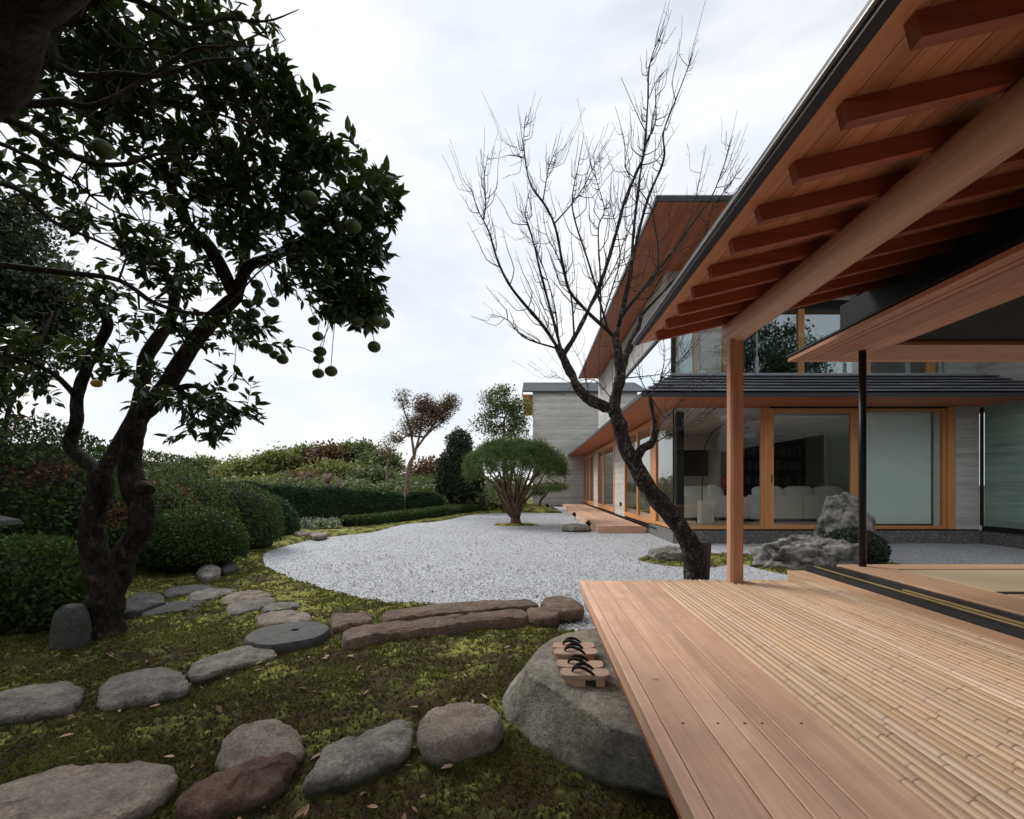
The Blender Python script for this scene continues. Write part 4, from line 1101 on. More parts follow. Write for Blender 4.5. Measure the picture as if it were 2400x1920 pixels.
stone('middle one of three flat stones below the far dark shrub', [(620, 1121), (628, 1118), (642, 1118), (650, 1120), (645, 1124), (626, 1125)], .12, M_st_grey, 'rock')
stone('right one of three flat stones below the far dark shrub', [(652, 1124), (660, 1121), (680, 1121), (690, 1123), (680, 1127), (660, 1128)], .12, M_st_tan, 'rock')
# millstone
ms = thing('millstone', 'dark round millstone with a small square socket', 'stone', gd(607, 1331, 0))
c = gd(607, 1331, .1); rx = 82 * KD * c[1] / FU
V, F = [], []
NS = 64
hole = .028
sq = [( -hole, -hole), (hole, -hole), (hole, hole), (-hole, hole)]
rings = [(1.0, -.06), (1.0, .055), (.985, .082), (.95, .1), (.6, .104)]
for s, z in rings:
    for i in range(NS):
        a = 2 * PI * i / NS - 3 * PI / 4
        V.append((c[0] + rx * s * math.cos(a), c[1] + rx * s * math.sin(a) * 1.0, z + .003 * math.sin(5 * a)))
for j in range(len(rings) - 1):
    for i in range(NS): F.append((j * NS + i, j * NS + (i + 1) % NS, (j + 1) * NS + (i + 1) % NS, (j + 1) * NS + i))
b0 = len(V); hx, hy = c[0] + .03, c[1] + .05
for z in (.104, .05):
    for a, b in sq: V.append((hx + a, hy + b, z))
L0 = (len(rings) - 1) * NS
for k in range(4):
    q = NS // 4
    for i in range(q): F.append((L0 + (k * q + i), L0 + (k * q + i + 1) % NS, b0 + k))
    F.append((L0 + ((k + 1) * q) % NS, b0 + (k + 1) % 4, b0 + k))
    F.append((b0 + k, b0 + (k + 1) % 4, b0 + 4 + (k + 1) % 4, b0 + 4 + k))
F.append((b0 + 4, b0 + 5, b0 + 6, b0 + 7))
mesh('disc', V, F, plain('dark_millstone_stone', (0.06, 0.06, 0.058), 0.8, 0, 0.35, 18, 0.35), ms)
# big shoe-removing stone
tp = [(1105, 1402), (1125, 1372), (1160, 1345), (1205, 1329), (1262, 1321), (1330, 1330), (1380, 1420), (1425, 1550), (1385, 1556), (1330, 1542), (1285, 1528), (1240, 1497), (1200, 1470), (1160, 1448), (1120, 1428)]
bt = [(1034, 1482), (1060, 1440), (1120, 1392), (1200, 1366), (1262, 1360), (1400, 1370), (1440, 1480), (1480, 1690), (1420, 1690), (1360, 1672), (1300, 1662), (1220, 1645), (1130, 1600), (1080, 1560), (1040, 1518)]
T = resample(np.array([gd(u, v, .3)[:2] for u, v in tp]), 88); 
Bq = np.array([gd(u, v, 0)[:2] for u, v in bt])
def param_match(Pt, Pb, N):
    A = smooth_line(np.vstack([Pt, Pt[:1]]), 12); B = smooth_line(np.vstack([Pb, Pb[:1]]), 12)
    k = np.linspace(0, len(A) - 1, N, endpoint=False)
    f = lambda Z: np.stack([np.interp(k, np.arange(len(Z)), Z[:, i]) for i in range(2)], 1)
    return f(A), f(B)
T, Bq = param_match(np.array([gd(u, v, .3)[:2] for u, v in tp]), Bq, 96)
loft('shoe_stone', 'huge flat-topped greenish grey stone under the deck edge holding wooden sandals', 'stone', T, Bq, .3, -.08, M_st_step, dome=.0, amp=.007, edge=.022, seed=77)
# upright stone and lantern at the dark left edge
def rock(name, label, c, r, mat, seed=0, amp=.35, tilt=0.0, e=.8, cat='rock', n=88, m=56, freq=1.6, taper=0.0):
    th = np.linspace(-PI, PI, n, endpoint=False); ph = np.linspace(-PI / 2, PI / 2, m)
    T_, P_ = np.meshgrid(th, ph, indexing='ij')
    sp = lambda a, p: np.sign(a) * np.abs(a) ** p
    D = np.stack([sp(np.cos(P_), e) * np.cos(T_), sp(np.cos(P_), e) * np.sin(T_), sp(np.sin(P_), e)], -1).reshape(-1, 3)
    d = fbm(D * freq + seed * 7.3, 5, seed) - .5
    rid = 1 - np.abs(fbm(D * freq * 2.2 + seed, 4, seed + 3) * 2 - 1)
    V = D * (1 + amp * 2 * d + amp * .5 * (rid - .7))[:, None] * np.asarray(r)
    V[:, :2] *= (1 - taper * np.clip(V[:, 2:3] / r[2], -.5, 1))
    V += (np.stack([fbm(V * 9 + seed, 4, seed + 11), fbm(V * 9 + 31, 4, seed + 12), fbm(V * 9 + 57, 4, seed + 13)], 1) - .5) * amp * .22
    V[:, 0] += tilt * V[:, 2]
    V += np.asarray(c)
    idx = np.arange(n * m).reshape(n, m)
    F = np.stack([idx, np.roll(idx, -1, 0), np.roll(np.roll(idx, -1, 0), -1, 1), np.roll(idx, -1, 1)], -1)[:, :-1].reshape(-1, 4)
    o = mesh(name, V, F, mat, None, True); rebase(o, (c[0], c[1], 0)); return tag(o, label, cat)
rock('rock', 'tall pale craggy rock behind the slim black steel post', (5.42, 8.35, .42), (.44, .40, .66), M_st_white, 4, .36, -.16, freq=2.2, taper=.34)
rock('rock', 'low dark grey craggy rock beside the moss in front of the tall one', (4.28, 7.55, .10), (.70, .42, .36), M_st_white, 12, .40, .1, freq=2.4)
rock('rock', 'low rounded pale rock on the moss island behind the plum trunk', (2.36, 8.35, .06), (.34, .24, .17), M_st_grey, 21, .22)
rock('rock', 'smooth low rock in the gravel by the terrace corner', (1.22, 13.45, .05), (.40, .28, .16), M_st_grey, 33, .15)
rock('standing_stone', 'small dark dome-topped stone left of the citrus trunk', (gd(150, 1372)[0], gd(150, 1372)[1], .12), (.13, .10, .24), M_st_dark, 41, .1, e=.7)
lan = thing('stone_lantern', 'dark stone lantern with a tilted pale roof edge at the left border', 'lantern', (-5.15, 4.7, 0))
hexa('lantern_roof', [(-5.9, 4.5, .99), (-5.2, 4.55, .90), (-5.2, 4.95, .90), (-5.9, 5.0, .99), (-5.8, 4.55, 1.06), (-5.22, 4.57, .945), (-5.22, 4.93, .945), (-5.8, 4.95, 1.06)], M_st_dark, lan)
V, F = tubes([(np.array([[-5.55, 4.7, -.1], [-5.55, 4.7, .3], [-5.55, 4.7, .97]]), np.array([.16, .11, .13]))], 16); mesh('lantern_shaft', V, F, M_st_dark, lan, True)

# ================================================================== WOODEN SANDALS
def geta(label, cx, cy, rot):
    t = thing('wooden_sandal', label, 'sandal', (cx, cy, .302), 'wooden sandals on the shoe stone')
    L, Wd = .245, .098
    n = 40
    a = np.linspace(0, 2 * PI, n, endpoint=False)
    sp = lambda q, p: np.sign(q) * np.abs(q) ** p
    ox = L / 2 * sp(np.cos(a), .32); oy = Wd / 2 * sp(np.sin(a), .36) * (1 - .06 * np.cos(2 * a))
    cr, sr = math.cos(rot), math.sin(rot)
    def tr(V): 
        V = np.asarray(V, float); return np.stack([cx + V[:, 0] * cr - V[:, 1] * sr, cy + V[:, 0] * sr + V[:, 1] * cr, V[:, 2] + .302], 1)
    def zt(x): return .055 + .004 * (x / L * 2) ** 2
    V = []
    for s, dz in ((.97, -.020), (1.0, -.014), (1.0, -.005), (.985, 0.0)):
        for i in range(n): V.append((ox[i] * s, oy[i] * s, zt(ox[i]) + dz))
    F = []
    for j in range(3):
        for i in range(n): F.append((j * n + i, j * n + (i + 1) % n, (j + 1) * n + (i + 1) % n, (j + 1) * n + i))
    F += [tuple(range(n - 1, -1, -1)), tuple(range(3 * n, 4 * n))]
    mesh('sole', tr(V), F, wd('geta', 0), t)
    def blk(x0, x1, xb0, xb1):
        y = Wd / 2 - .004
        return tr([(xb0, -y, 0), (xb1, -y, 0), (xb1, y, 0), (xb0, y, 0), (x0, -y, zt(x0) - .019), (x1, -y, zt(x1) - .019), (x1, y, zt(x1) - .019), (x0, y, zt(x0) - .019)])
    mesh('tooth', blk(-.115, .002, -.055, .002), BOXF, wd('geta', 0), t)
    mesh('tooth', blk(.052, .098, .055, .096), BOXF, wd('geta', 0), t)
    toe = (-.062, 0, .055)
    P = []
    for s in (1, -1):
        q = smooth_line([toe, (-.055, s * .004, .074), (-.025, s * .022, .088), (.015, s * .038, .078), (.048, s * .043, .055)], 6)
        w = np.interp(np.linspace(0, 1, len(q)), [0, .15, .5, .9, 1], [.0045, .006, .0085, .007, .005])
        P.append((tr(q), w))
    V, F = tubes(P, 8); mesh('strap', V, F, M_strap, t, True)
    V, F = tubes([(tr([(-.063, 0, .05), (-.058, 0, .078)]), .0045)], 8); mesh('toe_loop', V, F, M_strap, t, True)
geta('nearest wooden sandal of the near pair on the stone', .262, 2.43, R(-3))
geta('second nearest wooden sandal, far one of the near pair', .250, 2.545, R(-4))
geta('third wooden sandal, near one of the far pair', .245, 2.735, R(1))
geta('furthest wooden sandal on the shoe stone', .242, 2.84, R(0))

# ================================================================== GARDEN SPOTLIGHTS
def spot(label, p, s=1.0):
    t = thing('garden_spotlight', label, 'spotlight', p, 'black garden spotlights by the terrace')
    V, F = tubes([(np.array([p + (0, 0, -.05), p + np.array((0, 0, .16 * s))]), .012 * s)], 8); mesh('spike', V, F, M_black, t)
    a = p + np.array((.02 * s, 0, .14 * s)); b = p + np.array((-.06 * s, .02, .24 * s))
    V, F = tubes([(np.array([a, a * .35 + b * .65, b]), np.array([.04, .06, .065]) * s)], 14); mesh('lamp_head', V, F, M_black, t, True)
spot('black garden spotlight beside the near end of the terrace', np.array([1.60, 13.6, 0.0]), 1.1)
spot('black garden spotlight halfway along the terrace edge', np.array([1.55, 17.6, 0.0]), 1.1)
spot('black garden spotlight on the far moss mound by the concrete wall', np.array([.75, 23.5, 0.05]), 1.2)

# ================================================================== VEGETATION
class Sk:
    """branch skeleton: nodes with parents, radii from a pipe model"""
    def __init__(s): s.p, s.par, s.r = [], [], []
    def line(s, pts, rad, parent=-1, n=5):
        P, Rr = smooth_line(pts, n, rad)
        ids = []
        for i, (a, b) in enumerate(zip(P, Rr)):
            if i == 0 and parent >= 0 and np.linalg.norm(a - s.p[parent]) < .02: ids.append(parent); continue
            s.p.append(np.array(a)); s.r.append(b); s.par.append(ids[-1] if ids else parent); ids.append(len(s.p) - 1)
        return ids
    def near(s, q, upto=None):
        A = np.array(s.p[:upto]); return int(np.argmin(((A - q) ** 2).sum(1)))
    def connect(s, q, sag=0.15, step=.18, jit=.02, pull=None, upto=None):
        i = s.near(q, upto); a = s.p[i]; L = np.linalg.norm(q - a)
        n = max(1, int(L / step)); last = i
        up = np.array([0, 0, sag * L])
        for k in range(1, n + 1):
            t = k / n
            b = a + (q - a) * t + up * math.sin(PI * t) * (1 if pull is None else pull) + (RNG.normal(0, jit, 3) if k < n else 0)
            s.p.append(b); s.r.append(0.0); s.par.append(last); last = len(s.p) - 1
        return last
    def radii(s, tip=.003, e=2.3):
        n = len(s.p); acc = np.zeros(n); ch = np.zeros(n, int)
        for q in s.par:
            if q >= 0: ch[q] += 1
        for i in range(n - 1, -1, -1):
            if ch[i] == 0: acc[i] = max(acc[i], tip ** e)
            if s.par[i] >= 0: acc[s.par[i]] += acc[i]
        r = acc ** (1 / e)
        s.R = np.maximum(r, 0)
        for i in range(n):
            if s.r[i] > 0: s.R[i] = s.r[i]
        for i in range(n):     # a branch never starts thicker than its parent
            q = s.par[i]
            if q >= 0 and s.r[i] == 0: s.R[i] = min(s.R[i], s.R[q] * .85)
        return s.R
    def chains(s):
        n = len(s.p); kids = [[] for _ in range(n)]; roots = []
        for i, q in enumerate(s.par):
            (kids[q].append(i) if q >= 0 else roots.append(i))
        out, st = [], [(r, None) for r in roots]
        while st:
            i, pre = st.pop()
            c = [i] if pre is None else [pre, i]
            while kids[c[-1]]:
                k = sorted(kids[c[-1]], key=lambda q: -s.R[q])
                for q in k[1:]: st.append((q, c[-1]))
                c.append(k[0])
            if len(c) > 1:
                P = np.array([s.p[q] for q in c]); rr = np.array([s.R[q] for q in c])
                if pre is not None: rr[0] = min(rr[0], rr[1] * 1.25)
                out.append((P, rr))
        return out
    def mesh(s, thick_name, thin_name, mat1, mat2, parent, cut=.02, rough=.25, seed=0, sides=(12, 4)):
        A, B = [], []
        for P, r in s.chains(): (A if r.max() > cut else B).append((P, r))
        if A:
            V, F = tubes(A, sides[0], rough, seed); mesh(thick_name, V, F, mat1, parent, True)
        if B:
            V, F = tubes(B, sides[1], 0, 0, False); mesh(thin_name, V, F, mat2, parent, True)

def blob_points(blobs, n):
    """blobs: (centre, radii, weight)"""
    w = np.array([b[2] for b in blobs], float); w /= w.sum()
    k = RNG.choice(len(blobs), n, p=w)
    C = np.array([b[0] for b in blobs])[k]; Rr = np.array([b[1] for b in blobs])[k]
    return C + rdir(n) * Rr * (RNG.random((n, 1)) ** (1 / 3.0)), k

# ------------------------------------------------------------- citrus tree
ct_ = thing('citrus_tree', 'twin-trunked dark citrus tree hung with green fruit', 'tree', (*gd(215, 1345)[:2], 0))
sk = Sk()
TD = 4.0
def q_(L, d=TD): return [pt(u, v, d + (L[i][2] if len(L[i]) > 2 else 0)) for i, (u, v, *_) in enumerate(L)]
base = sk.line(q_([(226, 1505), (236, 1440), (252, 1398)]), [.20, .145, .125])
right = sk.line(q_([(252, 1398), (281, 1348), (297, 1292), (327, 1245), (334, 1195), (320, 1150), (306, 1115), (308, 1070), (314, 1017), (326, 974), (371, 932), (403, 885), (446, 816, -.05), (500, 746, -.1), (552, 698, -.15)]),
                [.115, .085, .085, .088, .095, .102, .085, .07, .076, .08, .074, .068, .062, .058, .055], base[-1])
left = sk.line(q_([(252, 1398), (236, 1345), (219, 1290), (217, 1245), (223, 1195), (236, 1150), (238, 1115)]), [.11, .1, .098, .092, .085, .085, .078], base[-1])
l2 = sk.line(q_([(238, 1115), (205, 1083, .05), (166, 1046, .1), (180, 985, .1), (181, 932, .1), (198, 876, .1), (218, 830, .1), (250, 772, .05), (246, 738, .0), (223, 708, -.05)]), [.06, .055, .052, .046, .043, .042, .042, .038, .036, .03], left[-1])
l3 = sk.line(q_([(238, 1115), (262, 1070, .08), (290, 1020, .14), (318, 965, .18), (335, 900, .2), (343, 839, .2), (378, 782, .2), (404, 735, .2), (410, 690, .15), (420, 640, .1), (424, 590, 0)]), [.06, .056, .052, .05, .052, .055, .05, .042, .04, .036, .03], left[-1])
top1 = sk.line(q_([(552, 698, -.15), (525, 640, -.2), (488, 576, -.3), (442, 534, -.4), (425, 487, -.5), (402, 436, -.6), (420, 370, -.7)]), [.05, .05, .046, .042, .036, .03, .024], right[-1])
top2 = sk.line(q_([(552, 698, -.15), (580, 628, -.2), (640, 602, -.35), (719, 557, -.5), (780, 500, -.6)]), [.046, .042, .036, .03, .02], right[-1])
top3 = sk.line(q_([(552, 698, -.15), (574, 610, -.1), (575, 540, -.1), (568, 470, -.2), (600, 380, -.3)]), [.04, .036, .032, .026, .02], right[-1])
low = sk.line(q_([(371, 932), (440, 905, -.1), (490, 918, -.2), (545, 955, -.3), (600, 985, -.4)]), [.03, .022, .018, .013, .008], right[10 * 5])
lowl = sk.line(q_([(181, 932, .1), (130, 880, 0), (70, 850, -.1), (10, 830, -.2)]), [.026, .02, .014, .01], l2[4 * 5])
knob = sk.line(q_([(320, 1150), (338, 1142, -.1), (350, 1150, -.16)]), [.07, .055, .04], right[5 * 5])
N_main = len(sk.p)
def B(u, v, ru, rv, d, w, rd=.45):
    c = pd(u, v, d); s = KD * d / FU; return (c, np.array([ru * s, rd, rv * s]), w)
CB = [B(690, 380, 125, 120, 3.2, 52), B(560, 330, 140, 130, 3.2, 60), B(400, 250, 150, 130, 3.0, 62), B(250, 150, 150, 110, 2.7, 46), B(520, 150, 95, 90, 3.0, 40), B(640, 260, 75, 70, 3.1, 28),
      B(430, 420, 150, 80, 3.4, 46), B(620, 520, 130, 60, 3.4, 40), B(740, 560, 85, 70, 3.2, 36), B(790, 450, 55, 80, 3.0, 24), B(700, 620, 90, 35, 3.3, 38), B(755, 640, 60, 32, 3.15, 22), B(400, 560, 120, 60, 3.7, 26), B(280, 520, 90, 60, 3.4, 16),
      B(130, 420, 80, 40, 2.7, 12), B(200, 620, 90, 50, 3.8, 16), B(90, 720, 110, 50, 4.0, 24), B(260, 760, 110, 50, 4.1, 22), B(420, 700, 130, 40, 3.9, 26), B(40, 820, 60, 40, 4.0, 10), B(470, 860, 85, 38, 3.5, 24), B(370, 850, 60, 40, 3.8, 12), B(420, 920, 30, 14, 3.4, 5), B(500, 800, 60, 25, 3.7, 7),
      B(330, 20, 230, 90, 3.1, 62), B(150, 80, 110, 80, 2.5, 26), B(80, 200, 90, 110, 2.8, 14), B(170, 300, 110, 80, 3.0, 18), B(560, 690, 70, 30, 3.6, 10)]
att, _ = blob_points(CB, 1120)
# trim what would stick out past the crown's right outline
uu = U0 + att[:, 0] / att[:, 1] * FU; vv = V0 - (att[:, 2] - EYE) / att[:, 1] * FU
lim = np.interp(vv / KD, [0, 60, 120, 190, 260, 330, 380, 470, 560, 640, 690, 760, 950], [610, 640, 655, 720, 760, 800, 850, 850, 830, 840, 800, 640, 590])
att = att[(uu / KD < lim - 12)]
o0 = np.array([pt(400, 800, 3.8)])
att = att[np.argsort(((att - np.array(sk.p[right[-20]])) ** 2).sum(1))]
tips = []
for a in att:
    tips.append(sk.connect(a, .10, .16, .018))
# bare dead twigs inside the crown
for a in blob_points(CB[:9] + CB[-3:-1], 420)[0]:
    sk.connect(a, .05, .12, .02)
sk.radii(.0022, 2.5)
sk.mesh('trunk', 'branches', M_bk_citrus, M_bk_citrus, ct_, .022, .28, 3, (16, 5))
LP, LD, LN = [], [], []
for i in tips:
    p = sk.p[i]; par = sk.p[sk.par[i]]; d = nrm(p - par)
    k = RNG.integers(7, 13)
    t = RNG.random((k, 1)) ** .7
    LP.append(par + (p - par) * t + RNG.normal(0, .008, (k, 3)))
    a = rdir(k); a -= d * (a @ d)[:, None]
    LD.append(nrm(nrm(a) * .85 + d * (.25 + .8 * t) + np.array([0, 0, -.28])))
    LN.append(nrm(np.array([0, 0, 1.0]) + .6 * rdir(k)))
LP, LD, LN = np.concatenate(LP), np.concatenate(LD), np.concatenate(LN)
n = len(LP)
LL = RNG.uniform(.065, .115, n); LW = LL * RNG.uniform(.36, .46, n)
rv = np.clip(RNG.normal(.45, .22, n), 0, 1)
# the 300 leaves that show largest hang as leaves of their own
u1 = U0 + LP[:, 0] / LP[:, 1] * FU; v1 = V0 - (LP[:, 2] - EYE) / LP[:, 1] * FU
lim = np.interp(v1 / KD, [0, 60, 120, 190, 260, 330, 380, 470, 560, 640, 690, 760, 950], [610, 640, 655, 720, 760, 800, 850, 850, 830, 840, 800, 640, 590])
score = LL / LP[:, 1] * 400 - np.abs(u1 / KD - lim) * .12 - 100 * ((v1 < 0) | (u1 < 0))
big = np.argsort(-score)[:300]
mask = np.ones(n, bool); mask[big] = False
V, F = leafmesh(LP[mask], LD[mask], LN[mask], LL[mask], LW[mask], True)
o = mesh('crown', V, F, F_citrus, ct_, False, {'rnd': np.repeat(rv[mask], 6)}); o['kind'] = 'stuff'
from mathutils import Matrix
rl = np.array(ct_.location)
lv, lf = leafmesh(np.zeros((1, 3)), np.array([[1.0, 0, 0]]), np.array([[0, 0, 1.0]]), [1.0], [.41], True)
lmes = []
for q in range(6):
    me = bpy.data.meshes.new('leaf'); me.from_pydata([tuple(v) for v in lv], [], [tuple(int(i) for i in f) for f in lf]); me.materials.append(F_citrus)
    me.attributes.new('rnd', 'FLOAT', 'POINT').data.foreach_set('value', np.full(6, .1 + .16 * q, np.float32)); lmes.append(me)
for i in big:
    D = LD[i]; S = nrm(np.cross(D, LN[i])); Nn = np.cross(S, D)
    o = bpy.data.objects.new('leaf', lmes[i % 6]); COL.objects.link(o); o.parent = ct_
    l = LL[i]; p = LP[i] - rl
    o.matrix_local = Matrix(((D[0] * l, -S[0] * l, Nn[0] * l, p[0]), (D[1] * l, -S[1] * l, Nn[1] * l, p[1]), (D[2] * l, -S[2] * l, Nn[2] * l, p[2]), (0, 0, 0, 1)))
# fruit
FR = [(242, 350, 46), (404, 345, 34), (532, 403, 28), (455, 440, 30), (474, 446, 30), (405, 472, 32), (480, 470, 30), (725, 465, 36), (780, 512, 30), (827, 530, 36), (683, 474, 32), (784, 584, 34), (735, 540, 30), (708, 503, 30), (459, 682, 24), (602, 667, 26), (610, 688, 24), (580, 712, 24), (640, 708, 26), (629, 751, 24), (597, 735, 24),
      (762, 690, 28), (780, 685, 26), (831, 718, 30), (796, 747, 30), (805, 735, 28), (837, 752, 32), (884, 711, 30), (871, 736, 28), (885, 753, 32), (900, 757, 28), (735, 752, 24), (745, 788, 24), (877, 813, 29), (750, 824, 28), (747, 842, 24), (746, 875, 26), (776, 870, 28), (662, 842, 26), (644, 832, 24), (625, 817, 28), (547, 907, 22), (760, 723, 24), (226, 899, 22)]
th = np.linspace(0, 2 * PI, 14, endpoint=False); ph = np.linspace(0, PI, 9)
FV = np.array([(math.sin(p) * math.cos(t), math.sin(p) * math.sin(t), math.cos(p) * .88 - .07 * math.exp(-(p / .35) ** 2)) for t in th for p in ph])
idx = np.arange(14 * 9).reshape(14, 9)
FF = np.stack([idx, np.roll(idx, -1, 1), np.roll(np.roll(idx, -1, 0), -1, 1), np.roll(idx, -1, 0)], -1)[:, :-1].reshape(-1, 4)[:, ::-1].copy()
skp = np.array(sk.p)
for i, (u, v, s) in enumerate(FR):
    d = min(.088 * FU / s, 3.9); r = s * d / FU / 2 * 1.04
    p = pt(u, v, d)
    cand = skp[skp[:, 2] > p[2] + r + .02]; a = cand[np.argmin(((cand - p) ** 2).sum(1) + 2 * ((cand[:, :2] - p[:2]) ** 2).sum(1))]
    fr = mesh('fruit', p + FV * r * np.array([1, 1, RNG.uniform(.9, 1.05)]), FF, M_fruit_y if (u, v) in ((226, 899), (871, 736)) else M_fruit, ct_, True)
    tp_ = p + np.array([0, 0, r * .8])
    V, F = tubes([(smooth_line([a, (a + tp_) / 2 + np.array([0, 0, .02]), tp_], 4), .0028)], 5)
    mesh('stalk', V, F, M_bk_citrus, fr, True)

# ------------------------------------------------------------- overhanging tree at the upper left
fg = thing('overhanging_tree', 'dark thick-limbed tree leaning in at the upper left corner', 'tree', (-2.6, -.6, 0))
sk = Sk()
t0 = sk.line([(-2.6, -.6, -.1), (-2.5, -.4, 1.2), (-2.2, 0.1, 2.2), tuple(pd(-230, 110, 1.5)), tuple(pd(-62, -62, 1.35)), tuple(pd(80, -170, 1.25)), tuple(pd(200, -330, 1.1))], [.27, .23, .21, .19, .165, .15, .14])
def fb(L, r0, r1, frm=None, d=2.0):
    P = [pd(u, v, d + (dz[0] if dz else 0)) for u, v, *dz in L]
    i = sk.near(P[0]) if frm is None else frm
    P = [sk.p[i]] + P
    return sk.line(P, list(np.linspace(r0, r1, len(P))), i, 4)
fb([(-60, 190), (60, 218), (130, 214), (190, 225), (260, 195), (330, 150), (400, 105), (470, 98), (560, 95)], .022, .0015)
fb([(-40, 235), (50, 265), (140, 320), (200, 345), (270, 345), (330, 325), (420, 325), (520, 340)], .021, .0015)
fb([(-30, 200), (90, 135), (170, 160), (250, 155), (330, 160), (430, 128), (520, 120), (600, 85)], .022, .0015)
fb([(-60, 360), (40, 400), (110, 465), (200, 505), (280, 540), (380, 570)], .017, .0015, d=2.2)
fb([(-80, 540), (20, 560), (150, 575), (250, 590), (330, 640), (420, 660), (480, 640), (560, 560), (640, 535)], .022, .0015, d=2.5)
fb([(120, 60), (230, -10), (330, 20), (400, 60), (470, 40), (560, 45), (630, 20)], .022, .0015)
fb([(-20, 300), (60, 330), (150, 380), (230, 440), (330, 480)], .015, .0015, d=2.3)
nm_ = len(sk.p)
for a in blob_points([B(330, 180, 220, 130, 2.2, 50, .35), B(450, 330, 180, 120, 2.4, 46, .35), B(120, 380, 120, 120, 2.2, 16, .3), B(540, 90, 80, 60, 2.2, 10, .3), B(350, 480, 170, 70, 2.5, 20, .3), B(300, 620, 150, 40, 2.6, 10, .3)], 380)[0]:
    sk.connect(a, .03, .09, .012)
OB = [(np.array([-1.9, -.7, 4.5]), np.array([1.9, 1.8, .9]), 10), (np.array([-3.4, .3, 4.8]), np.array([1.8, 1.6, .8]), 7), (np.array([-1.6, 1.2, 5.2]), np.array([1.3, 1.2, .6]), 4)]
att, _ = blob_points(OB, 520)
att = att[att[:, 2] - EYE > np.maximum(att[:, 1], 0) * 1.15 + .35]
tips = [sk.connect(a, .08, .25, .03) for a in att[np.argsort(att[:, 2])]]
sk.radii(.0026, 2.5)
sk.mesh('trunk', 'branches', M_bk_dark, M_bk_dark, fg, .03, .2, 5, (18, 5))
LP = np.concatenate([np.array(sk.p[i]) + RNG.normal(0, .2, (44, 3)) for i in tips]); n = len(LP)
ok = LP[:, 2] - EYE > np.maximum(LP[:, 1], 0) * 1.12 + .25
LP = LP[ok]; n = len(LP)
LL = RNG.uniform(.07, .12, n)
V, F = leafmesh(LP, rdir(n) + np.array([0, 0, -.3]), nrm(np.array([0, 0, 1.]) + .6 * rdir(n)), LL, LL * .42)
o = mesh('crown', V, F, F_dark, fg, False, {'rnd': np.repeat(RNG.random(n), 4)}); o['kind'] = 'stuff'

# ------------------------------------------------------------- bare plum tree
pl = thing('plum_tree', 'leafless leaning plum tree with dark lichened trunk and upright whips', 'tree', (2.1, 6.2, 0))
sk = Sk()
PD = 6.2
def pp(L, d=PD): return [pd(u, v, d + (dz[0] if dz else 0)) for u, v, *dz in L]
tr_ = sk.line(pp([(1466, 1252), (1465, 1215), (1460, 1170), (1442, 1124), (1402, 1072), (1362, 1022), (1334, 972), (1313, 930), (1301, 885), (1290, 862)]), [.15, .135, .125, .115, .105, .1, .098, .095, .09, .085], -1, 5)
le_ = sk.line(pp([(1290, 862), (1262, 852), (1236, 838), (1214, 812), (1197, 776), (1182, 745), (1170, 728)]), [.072, .066, .06, .055, .052, .048, .04], tr_[-1])
ri_ = sk.line(pp([(1290, 862), (1300, 825), (1306, 790), (1302, 750), (1296, 712)]), [.075, .07, .066, .06, .05], tr_[-1])
r2_ = sk.line(pp([(1306, 790), (1318, 750, .1), (1332, 716, .15), (1344, 690, .2), (1350, 664, .2)]), [.05, .046, .042, .036, .028], ri_[10])
sp_ = sk.line(pp([(1334, 972), (1352, 946, -.1), (1372, 932, -.2), (1380, 905, -.25), (1375, 870, -.25), (1368, 835, -.25)]), [.07, .06, .05, .032, .024, .018], tr_[30])
def cc(L): return [((1050 + a * .4637) / KD, (50 + b * .4637) / KD) for a, b in L]
